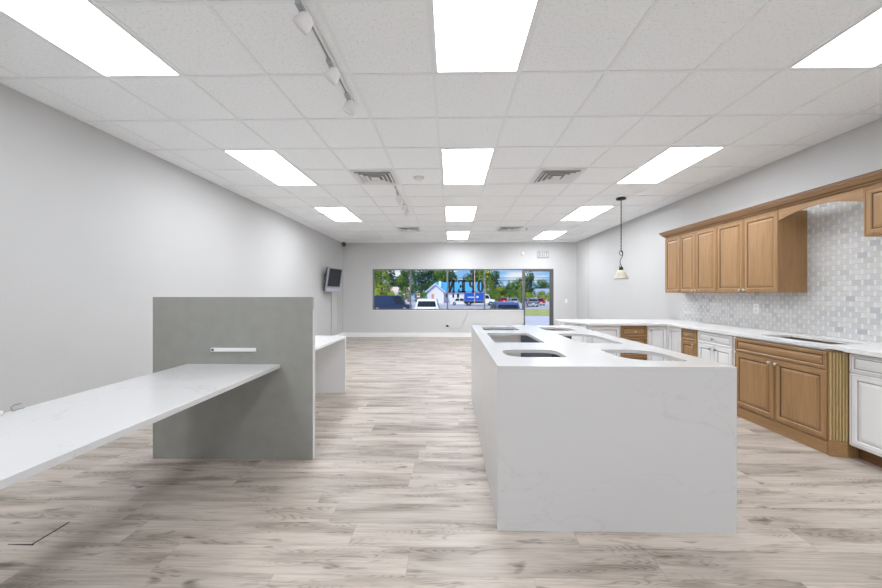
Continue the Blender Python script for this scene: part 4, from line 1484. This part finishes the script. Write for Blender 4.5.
trees = [
    (374, 100, 262, 24, 'leaf_green', 'green tree behind the yellow green one at the left window edge'),
    (391, 104, 264, 24, 'leaf_dark', 'dark tree rising above the van roof'),
    (408, 116, 262, 30, 'leaf_green', 'tall green tree in the middle of the two left panes'),
    (428, 118, 258, 30, 'leaf_dark', 'tall dark tree left of the house chimney'),
    (446, 122, 262, 26, 'leaf_green', 'tall green tree behind the middle mullion'),
    (466, 124, 272, 22, 'leaf_dark', 'dark distant tree between the painted letters'),
    (494, 122, 266, 22, 'leaf_dark', 'dark distant tree behind the mullion right of the letters'),
    (506, 135, 284, 26, 'leaf_dark', 'low dark distant tree under the open sky'),
    (522, 124, 276, 22, 'leaf_dark', 'dark distant tree behind the door frame'),
    (538, 142, 283, 26, 'leaf_dark', 'low dark distant tree behind the grey blue roof'),
    (381, 62, 258, 34, 'leaf_yellow', 'tall yellow green tree filling the leftmost window pane'),
    (402, 78, 272, 22, 'leaf_green', 'loose green tree behind the dark van, right of the yellow green one'),
    (397, 110, 280, 30, 'leaf_dark', 'dark tree behind the tan house'),
    (419, 105, 266, 26, 'leaf_dark', 'dark green tree left of the blue roofed house'),
    (438, 102, 262, 24, 'leaf_green', 'green tree rising behind the gable of the blue roofed house'),
    (452, 112, 268, 18, 'leaf_dark', 'dark tree rising behind the ridge of the blue roof'),
    (472, 108, 276, 22, 'leaf_green', 'green tree behind the right end of the blue roof'),
    (487, 99, 256, 30, 'leaf_yellow', 'tall yellow green tree right of the blue truck'),
    (477, 118, 262, 26, 'leaf_dark', 'dark tall tree behind the painted letters'),
    (501, 92, 285, 22, 'leaf_yellow', 'low yellow green tree under the open patch of sky'),
    (512, 100, 279, 24, 'leaf_green', 'rounded green tree in the right window pane'),
    (521, 105, 280, 18, 'leaf_yellow', 'yellow green tree behind the left door frame'),
    (529, 92, 268, 18, 'leaf_dark', 'dark green tree at the left of the glass door'),
    (543, 125, 277, 22, 'leaf_green', 'hazy green tree behind the low grey blue roof'),
    (556, 119, 274, 22, 'leaf_dark', 'dark tree at the right edge of the glass door'),
]
for i, (px_, Y, ty, wd, mt, lb) in enumerate(trees):
    tree(px_, Y, ty, wd, mt, lb, i % 4)


def bush(px, Y, top_y, wpx, mat, label, ci):
    H = CAM_Z - GZ + (CY - top_y) * Y / F_PX
    R = wpx / 2 * Y / F_PX
    me = bushm[ci].copy()
    me.materials.clear()
    me.materials.append(M[mat])
    o = bpy.data.objects.new('bush', me)
    COL.objects.link(o)
    o.location = (gx(px, Y), Y, GZ)
    o.scale = (R / 1.1, R / 1.3, H / 0.92)
    tag(o, label, 'bush', 'bushes along the street')


for i, a in enumerate([(545, 86, 290.5, 20, 'leaf_yellow', 'bright yellow green bush seen through the glass door, right part'),
                       (530, 84, 292, 18, 'leaf_yellow', 'bright yellow green bush seen through the glass door, left part'),
                       (516, 79, 288, 17, 'leaf_green', 'green bush below the rounded tree in the right window pane'),
                       (495, 87, 289, 20, 'leaf_green', 'green bush right of the blue truck'),
                       (384, 80, 290, 24, 'leaf_yellow', 'yellow green bush above the dark van'),
                       (422, 80, 291, 20, 'leaf_green', 'green bush left of the white house gable')]):
    bush(*a, i % 2)
